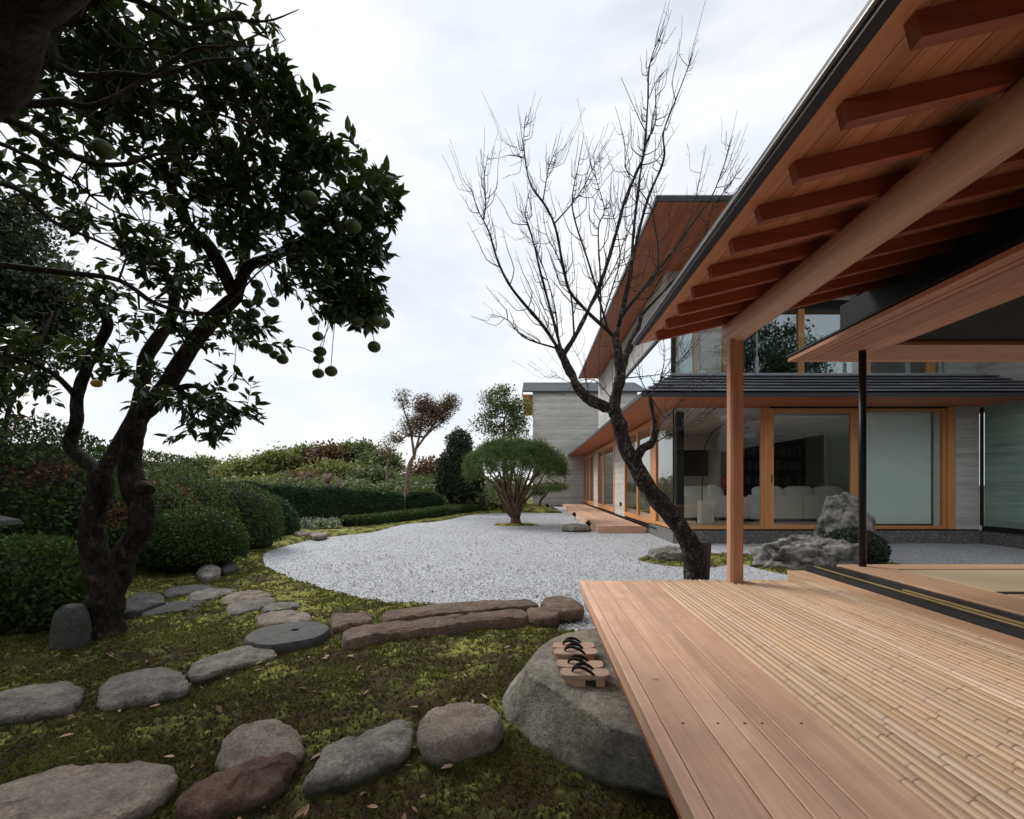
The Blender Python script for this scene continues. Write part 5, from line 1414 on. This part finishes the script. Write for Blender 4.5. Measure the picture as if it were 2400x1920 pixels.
SH = [([(565, 1660), (480, 1540), (330, 1360), (255, 1220), (205, 1060), (150, 950), (108, 815)], .022, -.3),
      ([(205, 1060), (190, 920), (185, 780), (203, 670)], .008, -.3),
      ([(590, 1690), (540, 1540), (470, 1280), (440, 1150), (410, 1040), (390, 970), (415, 850)], .018, .2),
      ([(720, 1500), (640, 1400), (590, 1280), (545, 1050), (490, 930), (420, 830), (390, 700), (384, 560), (397, 466)], .02, -.1),
      ([(545, 1050), (620, 930), (690, 830), (735, 740), (778, 688)], .009, -.1), ([(390, 700), (365, 690), (345, 630)], .006, -.1), ([(490, 930), (498, 800), (515, 720), (548, 643)], .008, -.1),
      ([(600, 1690), (670, 1540), (780, 1300), (850, 1070), (890, 920), (950, 770), (985, 690), (1000, 560), (1010, 400), (1015, 250), (1040, 150), (1075, 75), (1098, 20)], .024, 0),
      ([(890, 1540), (920, 1300), (935, 1100), (950, 950), (975, 750), (1000, 620), (1050, 500), (1050, 330), (1105, 240)], .022, .25),
      ([(900, 1540), (945, 1150), (1010, 900), (1090, 700), (1090, 560), (1150, 400), (1215, 230), (1240, 160)], .018, -.2),
      ([(800, 1560), (720, 1250), (640, 1000), (630, 880), (660, 720), (688, 566)], .015, .3), ([(790, 1550), (770, 1300), (760, 1050), (790, 950), (750, 800), (735, 680)], .012, .15),
      ([(950, 1500), (1090, 1220), (1230, 1030), (1330, 890), (1390, 740), (1437, 580)], .016, .3), ([(1230, 1030), (1250, 900), (1305, 625)], .007, .3),
      ([(1110, 1420), (1250, 1180), (1330, 960), (1380, 880), (1480, 745)], .014, 0), ([(1150, 1390), (1300, 1230), (1480, 990), (1580, 830), (1630, 740), (1703, 622)], .012, .5),
      ([(470, 1720), (390, 1600), (300, 1510), (215, 1480)], .012, -.2), ([(1000, 1420), (1060, 1250), (1040, 1000), (1000, 900), (905, 760), (890, 600), (845, 430)], .012, .1),
      ([(560, 1600), (530, 1400), (440, 1140), (360, 1050)], .01, .4), ([(700, 1480), (780, 1350), (860, 1200), (920, 1000)], .01, -.3), ([(850, 1480), (1000, 1330), (1100, 1200), (1350, 1080)], .009, .2),
      ([(640, 1600), (620, 1380), (560, 1200), (500, 1080), (480, 960)], .012, .3), ([(760, 1540), (830, 1350), (870, 1180), (830, 960), (800, 900)], .01, -.2), ([(1000, 560), (960, 480), (875, 285)], .007, 0), ([(1010, 400), (1060, 290), (1105, 245)], .006, .1)]
wt = []
for L, r, dz in SH:
    P = [pd(u, v, PD + dz * min(1, k / 2)) for k, (u, v) in enumerate(cc(L))]
    i = sk.near(P[0]); P[0] = sk.p[i]
    ids = sk.line(P, list(np.linspace(r * 1.15, .0028, len(P))), i, 6); wt.append(ids)
for L, r in (([(1368, 835), (1392, 800), (1420, 770), (1450, 740), (1490, 690)], .01), ([(1380, 905), (1420, 860), (1470, 810), (1530, 775)], .01), ([(1375, 870), (1350, 800), (1345, 740)], .009), ([(1372, 932), (1440, 900), (1480, 868), (1500, 850)], .008), ([(1300, 850), (1250, 800), (1200, 805), (1160, 780)], .008), ([(1240, 840), (1230, 780), (1200, 720)], .008), ([(1306, 800), (1380, 790), (1440, 780)], .009), ([(1390, 800), (1400, 740), (1390, 690)], .007)):
    P = pp(L); i = sk.near(P[0]); P[0] = sk.p[i]; wt.append(sk.line(P, list(np.linspace(r, .002, len(P))), i, 6))
allw = [(a, ids) for ids in wt for a in ids[3:(-1 if sk.p[ids[-1]][2] < 6.0 else -5)]]
for _ in range(880):
    a, ids = allw[RNG.integers(len(allw))]
    k = ids.index(a); d = nrm(sk.p[ids[k + 1]] - sk.p[a])
    s = rdir(1)[0]; s = nrm(s - d * (s @ d))
    L = RNG.uniform(.05, .2) if RNG.random() < .62 else RNG.uniform(.2, .55)
    p0 = sk.p[a]
    P = [p0, p0 + (s * .75 + d * .45) * L * .45, p0 + (s * .55 + d * .8) * L * .75 + np.array([0, 0, .08 * L]), p0 + (s * .55 + d * 1.0) * L + np.array([0, 0, .2 * L])]
    r = min(sk.r[a] * .7, .0026 + L * .008)
    ii = sk.line(P, [r, r * .85, r * .65, .0018], a, 2)
    if L > .25:
        for w in range(RNG.integers(1, 4)):
            b = ii[RNG.integers(1, len(ii) - 1)]; s = rdir(1)[0]; l2_ = RNG.uniform(.04, .12)
            sk.line([sk.p[b], sk.p[b] + nrm(s * .7 + d * .5) * l2_], [r * .5, .0012], b, 2)
sk.radii(.0014, 2.5)
sk.mesh('trunk', 'branches', M_bk_plum, M_bk_twig, pl, .021, .75, 8, (26, 5))
# sawn stump beside it
stp = thing('tree_stump', 'dark sawn stump leaning against the plum trunk', 'stump', (*(pd(1482, 1250, 6.2)[:2]), 0))
V, F = tubes([(np.array([pd(1476, 1290, 6.2), pd(1478, 1230, 6.2), pd(1481, 1180, 6.2), pd(1483, 1142, 6.2)]), np.array([.115, .088, .085, .09]))], 22, .12, 4)
mesh('stump_wood', V, F, wd('stump', 2), stp, True)

# ------------------------------------------------------------- clipped umbrella pine
pn = thing('umbrella_pine', 'umbrella-shaped clipped pine with many red stems in the gravel', 'tree', (-.55, 15.7, 0))
sk = Sk(); PN = 15.7
def pine_shell(u): return np.interp(u, [965, 985, 1020, 1080, 1140, 1170, 1190], [990, 955, 934, 926, 938, 958, 992])
bs = pd(1085, 1112, PN); b_ = sk.line([bs, pd(1086, 1098, PN), pd(1086, 1090, PN)], [.19, .17, .16])
for i in range(26):
    t = (i + .5) / 26; a = RNG.uniform(0, 2 * PI); rr = math.sqrt(t) * 1.35
    ex, ey = math.cos(a) * rr, math.sin(a) * rr * .8
    m1 = bs + np.array([ex * .18, ey * .18, .62]); m2 = bs + np.array([ex * .48, ey * .48, 1.25 + RNG.uniform(-.08, .1)]); e1 = bs + np.array([ex * .95, ey * .95, 2.22 - .42 * t + RNG.uniform(-.06, .06)])
    P = [sk.p[b_[-1]] + np.array([ex * .06, ey * .06, -.03]), m1 + RNG.normal(0, .07, 3), m2 + RNG.normal(0, .1, 3), e1]
    ids = sk.line(P, [.055, .042, .03, .016], b_[-1], 4)
nmn = len(sk.p)
AT = []
for _ in range(900):
    a = RNG.uniform(0, 2 * PI); r = math.sqrt(RNG.random())
    X, Y = math.cos(a) * r * 1.66, math.sin(a) * r * 1.3
    topz = 2.76 - .80 * r ** 3.4
    AT.append(np.array([bs[0] + X, bs[1] + Y, topz - abs(RNG.normal(0, .26)) - .04]))
AT = np.array(AT); AT = AT[np.argsort(AT[:, 2])]
tips = [sk.connect(a, -.08, .2, .03) for a in AT]
sk.radii(.0055, 2.4)
sk.mesh('trunk', 'branches', M_bk_pine, M_bk_pine, pn, .022, .35, 9, (10, 4))
C = np.concatenate([np.array(sk.p[i]) + RNG.normal(0, .075, (16, 3)) for i in tips])
n = len(C); k = 7
CC = np.repeat(C, k, 0); D = nrm(rdir(n * k) + np.array([0, 0, .75])); S = nrm(np.cross(D, rdir(n * k)))
h = RNG.uniform(.07, .13, n * k)[:, None]
V = np.stack([CC - S * .0045, CC + S * .0045, CC + D * h], 1).reshape(-1, 3)
o = mesh('needles', V, np.arange(len(V)).reshape(-1, 3), F_pine, pn, False, {'rnd': np.repeat(np.clip(RNG.normal(.45, .25, n * k), 0, 1), 3)}); o['kind'] = 'stuff'
# low pine pad behind it
lp_ = thing('low_pine', 'low spreading pine pad behind the umbrella pine', 'tree', (*pd(1140, 1060, 25)[:2], 0))
sk = Sk(); p0 = pd(1135, 1064, 25); p0[2] = 0
sk.line([p0, p0 + (.1, 0, .5), p0 + (.5, 0, .9)], [.08, .06, .03])
AT, _ = blob_points([(p0 + np.array([.55, 0, 1.15]), np.array([1.0, .7, .2]), 1), (p0 + np.array([-.4, 0, .95]), np.array([.8, .6, .28]), .6)], 190)
tips = [sk.connect(a, 0, .2, .02) for a in AT]; sk.radii(.004); sk.mesh('trunk', 'branches', M_bk_pine, M_bk_pine, lp_, .022, .2, 2, (8, 4))
C = np.concatenate([np.array(sk.p[i]) + RNG.normal(0, .08, (10, 3)) for i in tips]); n = len(C); k = 6
CC = np.repeat(C, k, 0); D = nrm(rdir(n * k) + np.array([0, 0, .7])); S = nrm(np.cross(D, rdir(n * k))); h = RNG.uniform(.08, .14, n * k)[:, None]
V = np.stack([CC - S * .007, CC + S * .007, CC + D * h], 1).reshape(-1, 3)
o = mesh('needles', V, np.arange(len(V)).reshape(-1, 3), F_pine, lp_, False, {'rnd': np.repeat(RNG.random(n * k), 3)}); o['kind'] = 'stuff'

# ------------------------------------------------------------- clipped shrubs
def shell_pts(c, r, n, lump=.10, seed=0, depth=.10, zmin=-.2, cell=2.5):
    D = rdir(n); D = D[D[:, 2] > zmin]; n = len(D)
    q = 1 + lump * 2 * (fbm(D * cell + seed * 3.7, 3, seed) - .5)
    s = q * (1 - depth * np.abs(RNG.normal(0, .7, n)))
    return np.asarray(c) + D * np.asarray(r) * s[:, None], nrm(D / np.asarray(r))
def shrub(name, label, c, r, n, size, mat, lump=.10, seed=0, depth=.10, cat='shrub', group=None, mat2=None, f2=0, zmin=-.35, core=True, flat=.55, upb=.35):
    t = thing(name, label, cat, (c[0], c[1], 0), group)
    P, Nn = shell_pts(c, r, n, lump, seed, depth, zmin)
    n = len(P)
    D = nrm(rdir(n) + Nn * flat + np.array([0, 0, upb]))
    L = size * RNG.uniform(.7, 1.3, n)
    rv = np.clip(RNG.normal(.4, .22, n) + .35 * (fbm(P * 3, 3, seed + 2) - .5) * 2, 0, 1)
    if mat2 is not None:
        k = fbm(P * 2.2, 3, seed + 5) < f2
        V, F = leafmesh(P[k], D[k], nrm(Nn[k] + .5 * rdir(k.sum())), L[k], L[k] * .5)
        if k.sum(): o = mesh('turned_leaves', V, F, mat2, t, False, {'rnd': np.repeat(rv[k], 4)}); o['kind'] = 'stuff'
        P, D, Nn, L, rv = P[~k], D[~k], Nn[~k], L[~k], rv[~k]; n = len(P)
    V, F = leafmesh(P, D, nrm(Nn + .5 * rdir(n)), L, L * .5)
    o = mesh('foliage', V, F, mat, t, False, {'rnd': np.repeat(rv, 4)}); o['kind'] = 'stuff'
    if core:
        th = np.linspace(-PI, PI, 28, endpoint=False); ph = np.linspace(-PI / 2, PI / 2, 16)
        T_, P_ = np.meshgrid(th, ph, indexing='ij')
        Dd = np.stack([np.cos(P_) * np.cos(T_), np.cos(P_) * np.sin(T_), np.sin(P_)], -1).reshape(-1, 3)
        q = (1 + lump * 2 * (fbm(Dd * 2.5 + seed * 3.7, 3, seed) - .5)) * (1 - depth * 1.5) * .97
        idx = np.arange(28 * 16).reshape(28, 16)
        F = np.stack([idx, np.roll(idx, -1, 0), np.roll(np.roll(idx, -1, 0), -1, 1), np.roll(idx, -1, 1)], -1)[:, :-1].reshape(-1, 4)
        mesh('twig_core', np.asarray(c) + Dd * np.asarray(r) * q[:, None], F, M_bk_dark, t, True)
    return t
def at(u, v, d): return pd(u, v, d)
shrub('azalea', 'clipped round dark azalea left of the gravel', (-4.85, 6.95, .42), (.68, .62, .55), 14000, .045, F_azalea, .05, 1)
shrub('azalea', 'broad dark azalea mass at the left border behind the lantern', (-7.0, 6.6, .75), (1.75, 1.1, 1.42), 26000, .06, F_azalea, .12, 2, .14, mat2=F_red, f2=.36)
shrub('azalea', 'low glossy shrub in front of the lantern at the left', (-4.55, 4.35, .30), (.72, .50, .54), 9000, .055, F_azalea, .16, 3, .18, upb=.6)
shrub('azalea', 'tall mound azalea with bright green top beyond the round one', (-6.55, 8.8, .55), (1.15, .9, 1.10), 20000, .05, F_azalea_y, .07, 4)
shrub('azalea', 'far mound azalea rising behind the twin trunk', (-8.3, 10.6, .8), (1.35, 1.0, 1.25), 14000, .06, F_azalea, .08, 5)
shrub('azalea', 'half-reddened azalea between trunk and round shrub', (-5.9, 7.6, .45), (.75, .55, .95), 9000, .05, F_azalea_y, .08, 6, .12, mat2=F_red, f2=.52)
shrub('azalea', 'right shoulder azalea sloping down behind the round one', (-5.85, 9.6, .45), (.85, .7, .9), 9000, .055, F_azalea, .06, 7)
shrub('azalea', 'rust-red shrub peeping over the mound azalea', (-8.0, 12.6, .7), (.9, .6, .62), 4000, .08, F_red, .15, 8)
shrub('clipped_evergreen', 'dark dome-shaped evergreen before the long hedge', (-6.75, 12.2, .25), (.78, .7, .78), 9000, .075, F_hedge, .07, 9)
shrub('azalea', 'small dark bush between the two craggy rocks', (5.28, 7.95, .20), (.50, .42, .38), 8000, .04, F_dark, .08, 10)
shrub('azalea', 'small bush right of the hedge end', at(1000, 1062, 23) * np.array([1, 1, 0]) + (0, 0, .25), (.7, .55, .55), 3000, .09, F_wood2, .12, 13)
shrub('azalea', 'yellowish low bush near the umbrella pine', at(1040, 1066, 23.5) * np.array([1, 1, 0]) + (0, 0, .2), (.6, .5, .45), 2600, .09, F_wood1, .12, 14)
shrub('camellia', 'tall dense dark camellia left of the umbrella pine', (-3.45, 22.8, 1.45), (1.15, .95, 1.75), 16000, .13, F_dark, .2, 15, .2)
shrub('camellia', 'upper shoot of dark leaves above the camellia', (-3.5, 23.0, 3.15), (.65, .6, .85), 3600, .13, F_dark, .3, 16, .5, core=False)
# orange blossoms on the glossy shrub
# long clipped hedge
def hedge(name, label, pts, wd_, ht, n, size, mat, seed=0, cat='hedge', e=.45, depth=.10):
    P = smooth_line(np.array(pts, float), 8)
    t = thing(name, label, cat, (*P[len(P) // 2][:2], 0))
    s = np.concatenate([[0], np.cumsum(np.linalg.norm(np.diff(P[:, :2], axis=0), axis=1))])
    T = np.gradient(P[:, :2], axis=0); T = nrm(T); Nn = np.stack([T[:, 1], -T[:, 0]], 1)
    def surf(S, A, k):
        x = np.interp(S, s, P[:, 0]); y = np.interp(S, s, P[:, 1]); h = np.interp(S, s, P[:, 2])
        nx = np.interp(S, s, Nn[:, 0]); ny = np.interp(S, s, Nn[:, 1])
        sp = lambda q, p: np.sign(q) * np.abs(q) ** p
        endr = np.sqrt(np.clip(np.minimum(S, s[-1] - S) / (wd_ * .45), .02, 1))
        lat = wd_ / 2 * sp(np.cos(A), e) * k * endr; z = h * sp(np.clip(np.sin(A), 0, 1), e) * k * (.75 + .25 * endr)
        return np.stack([x + nx * lat, y + ny * lat, z], 1), np.stack([nx * np.cos(A), ny * np.cos(A), np.sin(A)], 1)
    S = RNG.uniform(0, s[-1], n); A = RNG.uniform(0, PI, n)
    lum = 1 + .12 * (fbm(np.stack([S * 1.3, A * 2, S * 0], 1), 3, seed) - .5) * 2
    Q, Nv = surf(S, A, lum * (1 - depth * np.abs(RNG.normal(0, .7, n))))
    D = nrm(rdir(n) + Nv * .5 + np.array([0, 0, .4])); L = size * RNG.uniform(.7, 1.3, n)
    V, F = leafmesh(Q, D, nrm(Nv + .5 * rdir(n)), L, L * .5)
    o = mesh('foliage', V, F, mat, t, False, {'rnd': np.repeat(np.clip(RNG.normal(.4, .22, n) + .5 * (fbm(Q * 2, 3, seed) - .5), 0, 1), 4)}); o['kind'] = 'stuff'
    Sg, Ag = np.meshgrid(np.linspace(0, s[-1], 40), np.linspace(0, PI, 12), indexing='ij')
    Q, _ = surf(Sg.ravel(), Ag.ravel(), .84); idx = np.arange(480).reshape(40, 12)
    F = np.stack([idx[:-1, :-1], idx[:-1, 1:], idx[1:, 1:], idx[1:, :-1]], -1).reshape(-1, 4)
    mesh('twig_core', Q, F, M_bk_dark, t, True)
hedge('hedge', 'long dark clipped hedge behind the gravel garden', [(-10.4, 14.8, 1.33), (-9.4, 16.6, 1.28), (-7.66, 18.6, 1.15), (-5.45, 20.4, 1.02)], 1.2, 1.2, 34000, .085, F_hedge, 1)
hedge('hedge', 'short hedge block at the right end of the long hedge', [(-5.35, 20.6, .98), (-4.7, 21.1, .95), (-4.0, 21.5, .9)], 1.1, 1.0, 9000, .09, F_hedge, 2)
bl_ = [(*gd(u, v)[:2], h) for u, v, h in ((724, 1112.5, .34), (780, 1106, .34), (834, 1099.5, .34), (890, 1092.5, .36), (937, 1086.5, .38), (990, 1079.5, .40), (1040, 1075, .40))]
hedge('border_hedge', 'low winding clipped border along the far gravel edge', bl_, .75, .3, 22000, .06, F_azalea, 3, depth=.14)
# silvery plants
for i, (u, v, lb) in enumerate(((622, 1118, 'leftmost silvery leafed plant by the flat stones'), (648, 1117, 'second silvery leafed plant from the left'), (676, 1117, 'third silvery leafed plant from the left'), (700, 1116, 'rightmost silvery leafed plant before the border hedge'))):
    p = gd(u, v); t = thing('silvery_plant', lb, 'plant', p, 'silvery plants before the hedge')
    n = 260; Q = p + RNG.normal(0, 1, (n, 3)) * np.array([.12, .1, .0]); Q[:, 2] = .03 + RNG.random(n) * .30
    L = RNG.uniform(.06, .11, n); V, F = leafmesh(Q, rdir(n) + np.array([0, 0, .5]), np.tile([0, 0, 1.0], (n, 1)) + .4 * rdir(n), L, L * .42)
    mesh('foliage', V, F, F_pale, t, False, {'rnd': np.repeat(RNG.random(n), 4)})['kind'] = 'stuff'
    V, F = tubes([(np.array([p + (RNG.normal(0, .05), RNG.normal(0, .05), -.02), p + (RNG.normal(0, .12), RNG.normal(0, .1), .3)]), .005) for _ in range(7)], 4); mesh('stems', V, F, M_bk_far, t)

# ------------------------------------------------------------- trees with crowns
def tree(name, label, base, trunk, blobs, n_att, per, lsize, fmat, bmat, spread=.25, cat='tree', group=None, tip=.006, wid=.5, r0=.12, connect_sag=.1, step=.4, extra=None, six=False):
    t = thing(name, label, cat, (base[0], base[1], 0), group)
    sk = Sk()
    sk.line(trunk, list(np.linspace(r0, r0 * .45, len(trunk))), -1, 4)
    for Lm in (extra or ()):
        i0 = sk.near(np.array(Lm[0])); sk.line([sk.p[i0]] + list(Lm[1:]), list(np.linspace(r0 * .4, r0 * .1, len(Lm))), i0, 4)
    att, _ = blob_points(blobs, n_att)
    o0 = np.array(trunk[-1]); att = att[np.argsort(((att - o0) ** 2).sum(1))]
    tips = [sk.connect(a, connect_sag, step, step * .08) for a in att]
    sk.radii(tip, 2.2)
    sk.mesh('trunk', 'branches', bmat, bmat, t, r0 * .3, .25, len(label), (10, 4))
    if per:
        C = np.array([sk.p[i] for i in tips]); tone = RNG.normal(0, .16, len(C))
        P = np.repeat(C, per, 0) + RNG.normal(0, 1, (len(C) * per, 3)) * spread * np.array([1, 1, .6]); n = len(P)
        L = lsize * RNG.uniform(.7, 1.3, n)
        V, F = leafmesh(P, rdir(n) + np.array([0, 0, .1]), nrm(np.array([0, 0, 1.]) + .8 * rdir(n)), L, L * wid)
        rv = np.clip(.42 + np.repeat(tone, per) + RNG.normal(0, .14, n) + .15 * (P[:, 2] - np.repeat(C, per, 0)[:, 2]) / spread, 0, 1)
        mesh('crown', V, F, fmat, t, False, {'rnd': np.repeat(rv, 4)})['kind'] = 'stuff'
    return t
def EB(u, v, ru, rv, d, w=1, rd=None):
    s = KD * d / FU; return (pd(u, v, d), np.array([ru * s, rd or ru * s, rv * s]), w)
def ground_at(u, d):
    p = pd(u, 1000, d); p[2] = -.1; return p
# dark evergreen at the left border
g = ground_at(-60, 8.2)
tree('evergreen_tree', 'dense dark evergreen tree filling the left border', g, [g, g + (0, 0, 1.5), pd(-40, 700, 8.2)], [EB(20, 590, 105, 110, 8.2, 6), EB(95, 650, 75, 75, 8.0, 3.5), EB(-60, 520, 110, 110, 8.4, 3), EB(60, 720, 80, 40, 8.2, 2), EB(30, 470, 60, 50, 8.2, 1)], 430, 46, .085, F_dark, M_bk_dark, .15, r0=.16)
# thin grey leafless tree behind it
g = ground_at(-20, 6.5)
tree('bare_sapling', 'slender grey leafless sapling at the left border', g, [g, pd(10, 900, 6.5), pd(60, 780, 6.5), pd(110, 660, 6.5)], [EB(130, 600, 80, 90, 6.5, 2), EB(60, 420, 110, 110, 6.3, 3), EB(60, 720, 90, 60, 6.5, 1)], 220, 0, .1, F_dark, M_bk_twig, tip=.003, r0=.035, step=.2)
# brown-leaved tree beyond the hedge
g = ground_at(862, 21)
rt = [[(872, 959), (864, 905), (850, 862), (845, 838)], [(872, 959), (886, 905), (893, 848)], [(872, 959), (900, 912), (928, 872), (948, 846)], [(886, 930), (915, 900), (945, 880)], [(868, 930), (852, 915), (836, 905)]]
tree('russet_tree', 'slender fan-shaped tree with thinning russet leaves beyond the hedge', g, [g, pd(857, 1040, 21), pd(861, 985, 21), pd(872, 959, 21)], [EB(893, 856, 20, 26, 21, 3), EB(925, 868, 24, 22, 21.3, 3), EB(868, 895, 24, 24, 20.7, 2), EB(947, 850, 16, 18, 21, 1.6), EB(848, 842, 12, 22, 21, 1.0), EB(900, 892, 30, 18, 21, 1.4), EB(832, 922, 16, 12, 21, .7)], 900, 15, .075, F_brown, M_bk_far, .14, r0=.15, tip=.009, step=.22, extra=[[pd(u, v, 21 + .3 * k) for u, v in l] for k, l in enumerate(rt)])
g = ground_at(815, 25)
tree('bare_tree', 'small leafless twiggy tree left of the russet tree', g, [g, pd(815, 1000, 25), pd(818, 965, 25)], [EB(812, 945, 24, 22, 25, 1)], 220, 3, .08, F_brown, M_bk_far, .12, r0=.09, tip=.006, step=.3)
# light tree by the back wing
g = ground_at(1062, 25)
tree('slender_tree', 'airy light green tree beside the concrete back wall', g, [g, pd(1062, 1000, 25), pd(1060, 930, 25), pd(1062, 880, 25)], [EB(1045, 850, 32, 32, 25, 3), EB(1090, 868, 28, 36, 25, 2.4), EB(1020, 895, 24, 22, 25, 1.3), EB(1070, 905, 45, 18, 25, 1.6), EB(1062, 826, 14, 12, 25, .6)], 260, 26, .13, F_light, M_bk_far, .2, r0=.12, tip=.008)
# wooded rise
WT = [(425, 992, 42, 22, 60, F_wood2, 'low dark rounded tree furthest left on the skyline', 60), (520, 1003, 62, 34, 30, F_wood1, 'wide yellow-green rounded tree left of the wood', 120), (585, 985, 48, 32, 31, F_wood1, 'yellow-green domed tree beside the wide one', 100),
      (640, 972, 42, 28, 33, F_wood2, 'dark green domed tree left of the russet crown', 90), (686, 962, 36, 24, 32, F_brown, 'russet half-bare crown in the middle of the wood', 70), (748, 960, 46, 25, 34, F_wood2, 'flat-topped dark green tree at the top of the wood', 100),
      (800, 978, 40, 24, 32, F_wood2, 'green tree right of the flat-topped one', 80), (700, 1000, 60, 22, 28, F_wood1, 'yellow-green tree in front of the russet crown', 90), (790, 1010, 60, 22, 27, F_light, 'grey-green tree behind the hedge left of the russet tree', 80), (590, 1022, 70, 16, 27, F_wood1, 'yellow-green spreading bush above the hedge', 80), (900, 1000, 40, 34, 30, F_brown, 'brown bush right of the russet trunk', 70), (640, 1015, 50, 15, 26, F_brown, 'brownish low tree just above the hedge', 60), (470, 1018, 40, 15, 34, F_wood2, 'low green tree left above the hedge', 50)]
for i, (u, v, ru, rv, d, fm, lb, na) in enumerate(WT):
    g = ground_at(u, d); s = KD * d / FU
    bl_ = [EB(u, v, ru, rv, d, 3, ru * s * .7), EB(u - ru * .45, v + rv * .35, ru * .55, rv * .6, d - .6, 1, ru * s * .5), EB(u + ru * .45, v + rv * .3, ru * .55, rv * .6, d + .4, 1, ru * s * .5)]
    tree('woodland_tree', lb, g, [g, (g + pd(u, v + rv, d)) / 2, pd(u, v + rv * .6, d)], bl_, int(na * 1.8), 52 if fm is not F_brown else 30, .24 * d / 30, fm, M_bk_far, .30 * d / 30, group='trees of the wood beyond the hedge', r0=.16, tip=.012, step=.7)
# undergrowth mass
n = 34000
uu = RNG.uniform(380, 1108, n); dd = RNG.uniform(22, 32, n)
h = 1.3 + 0.75 * fbm(np.stack([uu * .03, dd * .5, uu * 0], 1), 3, 4)
P = np.stack([(uu * KD - U0) * dd / FU, dd, -.1 + RNG.random(n) * h], 1); L = RNG.uniform(.12, .26, n)
V, F = leafmesh(P, rdir(n) + np.array([0, 0, .2]), nrm(np.array([0, -.4, 1.]) + .7 * rdir(n)), L, L * .5)
o = mesh('undergrowth', V, F, F_wood2, None, False, {'rnd': np.repeat(np.clip(.2 + 1.2 * (fbm(P * .6, 3, 8) - .3), 0, 1), 4)}); o['kind'] = 'stuff'; tag(o, 'tangled green undergrowth of the wood beyond the hedge', 'undergrowth')
# pale dead snags
for lb, L in (('pale dead forked snag above the hedge', [[(690, 1045), (688, 1020), (686, 1008), (680, 1000)], [(687, 1014), (694, 1004), (697, 998)]]), ('white broken tree stubs right of the forked snag', [[(716, 1046), (712, 1020), (709, 1003)], [(726, 1046), (722, 1030), (719, 1020)], [(724, 1036), (730, 1028)]])):
    p = ground_at(L[0][0][0], 20); t = thing('dead_snag', lb, 'snag', p)
    V, F = tubes([(np.array([p] + [pd(u, v, 20) for u, v in l] if k == 0 or l[0][1] > 1040 else [pd(u, v, 20) for u, v in l]), np.linspace(.14, .06, len(l) + (1 if k == 0 or l[0][1] > 1040 else 0))) for k, l in enumerate(L)], 9, .35, 6)
    mesh('dead_wood', V, F, M_bk_far, t, True)

# ------------------------------------------------------------- unseen tall trees round the viewer: left ones added for shade, others for reflections
for lb, (x, y), hh, rr, na in (('tall dark tree outside the left of the view', (-9.6, 2.6), 7.0, 3.0, 340), ('tall dark tree beyond the left border of the view', (-13.2, 8.6), 9.0, 3.2, 340), ('tall dark tree behind the viewer to the left', (-6.5, -6.5), 7.0, 3.6, 300), ('tall dark pine-like tree behind the pavilion', (8.5, -12.0), 8.5, 4.2, 300), ('tall dark tree mirrored in the upper windows', (15.5, -9.5), 12.5, 3.6, 340)):
    g = np.array([x, y, -.1])
    tree('shade_tree', lb, g, [g, g + (.1, .2, hh * .35), g + (0, 0, hh * .6)], [(np.array([x, y, hh * .62]), np.array([rr, rr, hh * .36]), 3), (np.array([x + rr * .4, y - .5, hh * .45]), np.array([rr * .7, rr * .7, hh * .3]), 1)], na, 46, .30, F_dark, M_bk_dark, .42, r0=.26, tip=.015, step=.8, group='tall trees round the viewer')

# ------------------------------------------------------------- fallen leaves
def sm_leaf():
    out = []
    for k in range(5):
        a = RNG.uniform(.25, .45); c = RNG.uniform(-.25, .35)
        V = [(-.5, 0, 0), (-.15, a * .5, .10 + c * .2), (.2, a * .42, .12 + c * .3), (.5, 0, c * .3 + .05), (.2, -a * .42, .05), (-.15, -a * .5, .06), (0, 0, .0)]
        me = bpy.data.meshes.new('fallen_leaf'); me.from_pydata(V, [], [(0, 6, 1), (1, 6, 2), (2, 6, 3), (3, 6, 4), (4, 6, 5), (5, 6, 0)])
        me.materials.append(F_fall); me.attributes.new('rnd', 'FLOAT', 'POINT').data.foreach_set('value', np.full(7, RNG.random(), np.float32)); out.append(me)
    return out
lm = sm_leaf(); cnt = 0
while cnt < 230:
    y = 1.5 * (6.5 / 1.5) ** RNG.random(); x = RNG.uniform(-1.0, .42) * y
    if x > .36 and y < 4.1: continue
    z, k = moss_h(np.array([x]), np.array([y]))
    if k[0] < .6 or (-.75 < (x + .1) and y < 2.6 and x > -.25): continue
    o = bpy.data.objects.new('fallen_leaf', lm[cnt % 5]); COL.objects.link(o); cnt += 1
    s = RNG.uniform(.025, .07); o.scale = (s, s * RNG.uniform(.6, 1), s); o.location = (x, y, z[0] + .014); o.rotation_euler = (RNG.normal(0, .25), RNG.normal(0, .25), RNG.uniform(0, 6.28))
    tag(o, 'small dry brown leaf fallen on the moss', 'leaf', 'dry leaves fallen on the moss')
n = 4200
x = RNG.uniform(-3.6, 3, n); y = 3.8 * (22 / 3.8) ** RNG.random(n); ok = (poly_sd(x, y, GRAVEL) < -.05) & (fbm(np.stack([x, y, x * 0], 1) * 1.1, 3, 50) > .42); x, y = x[ok], y[ok]; n = len(x)
L = RNG.uniform(.025, .06, n); V, F = leafmesh(np.stack([x, y, np.full(n, .024)], 1), rdir(n) * np.array([1, 1, .15]), nrm(np.array([0, 0, 1.]) + .3 * rdir(n)), L, L * .5)
o = mesh('leaf_litter', V, F, F_red, None, False, {'rnd': np.repeat(RNG.random(n), 4)}); o['kind'] = 'stuff'; tag(o, 'small dark dry leaves scattered over the white gravel', 'leaves')
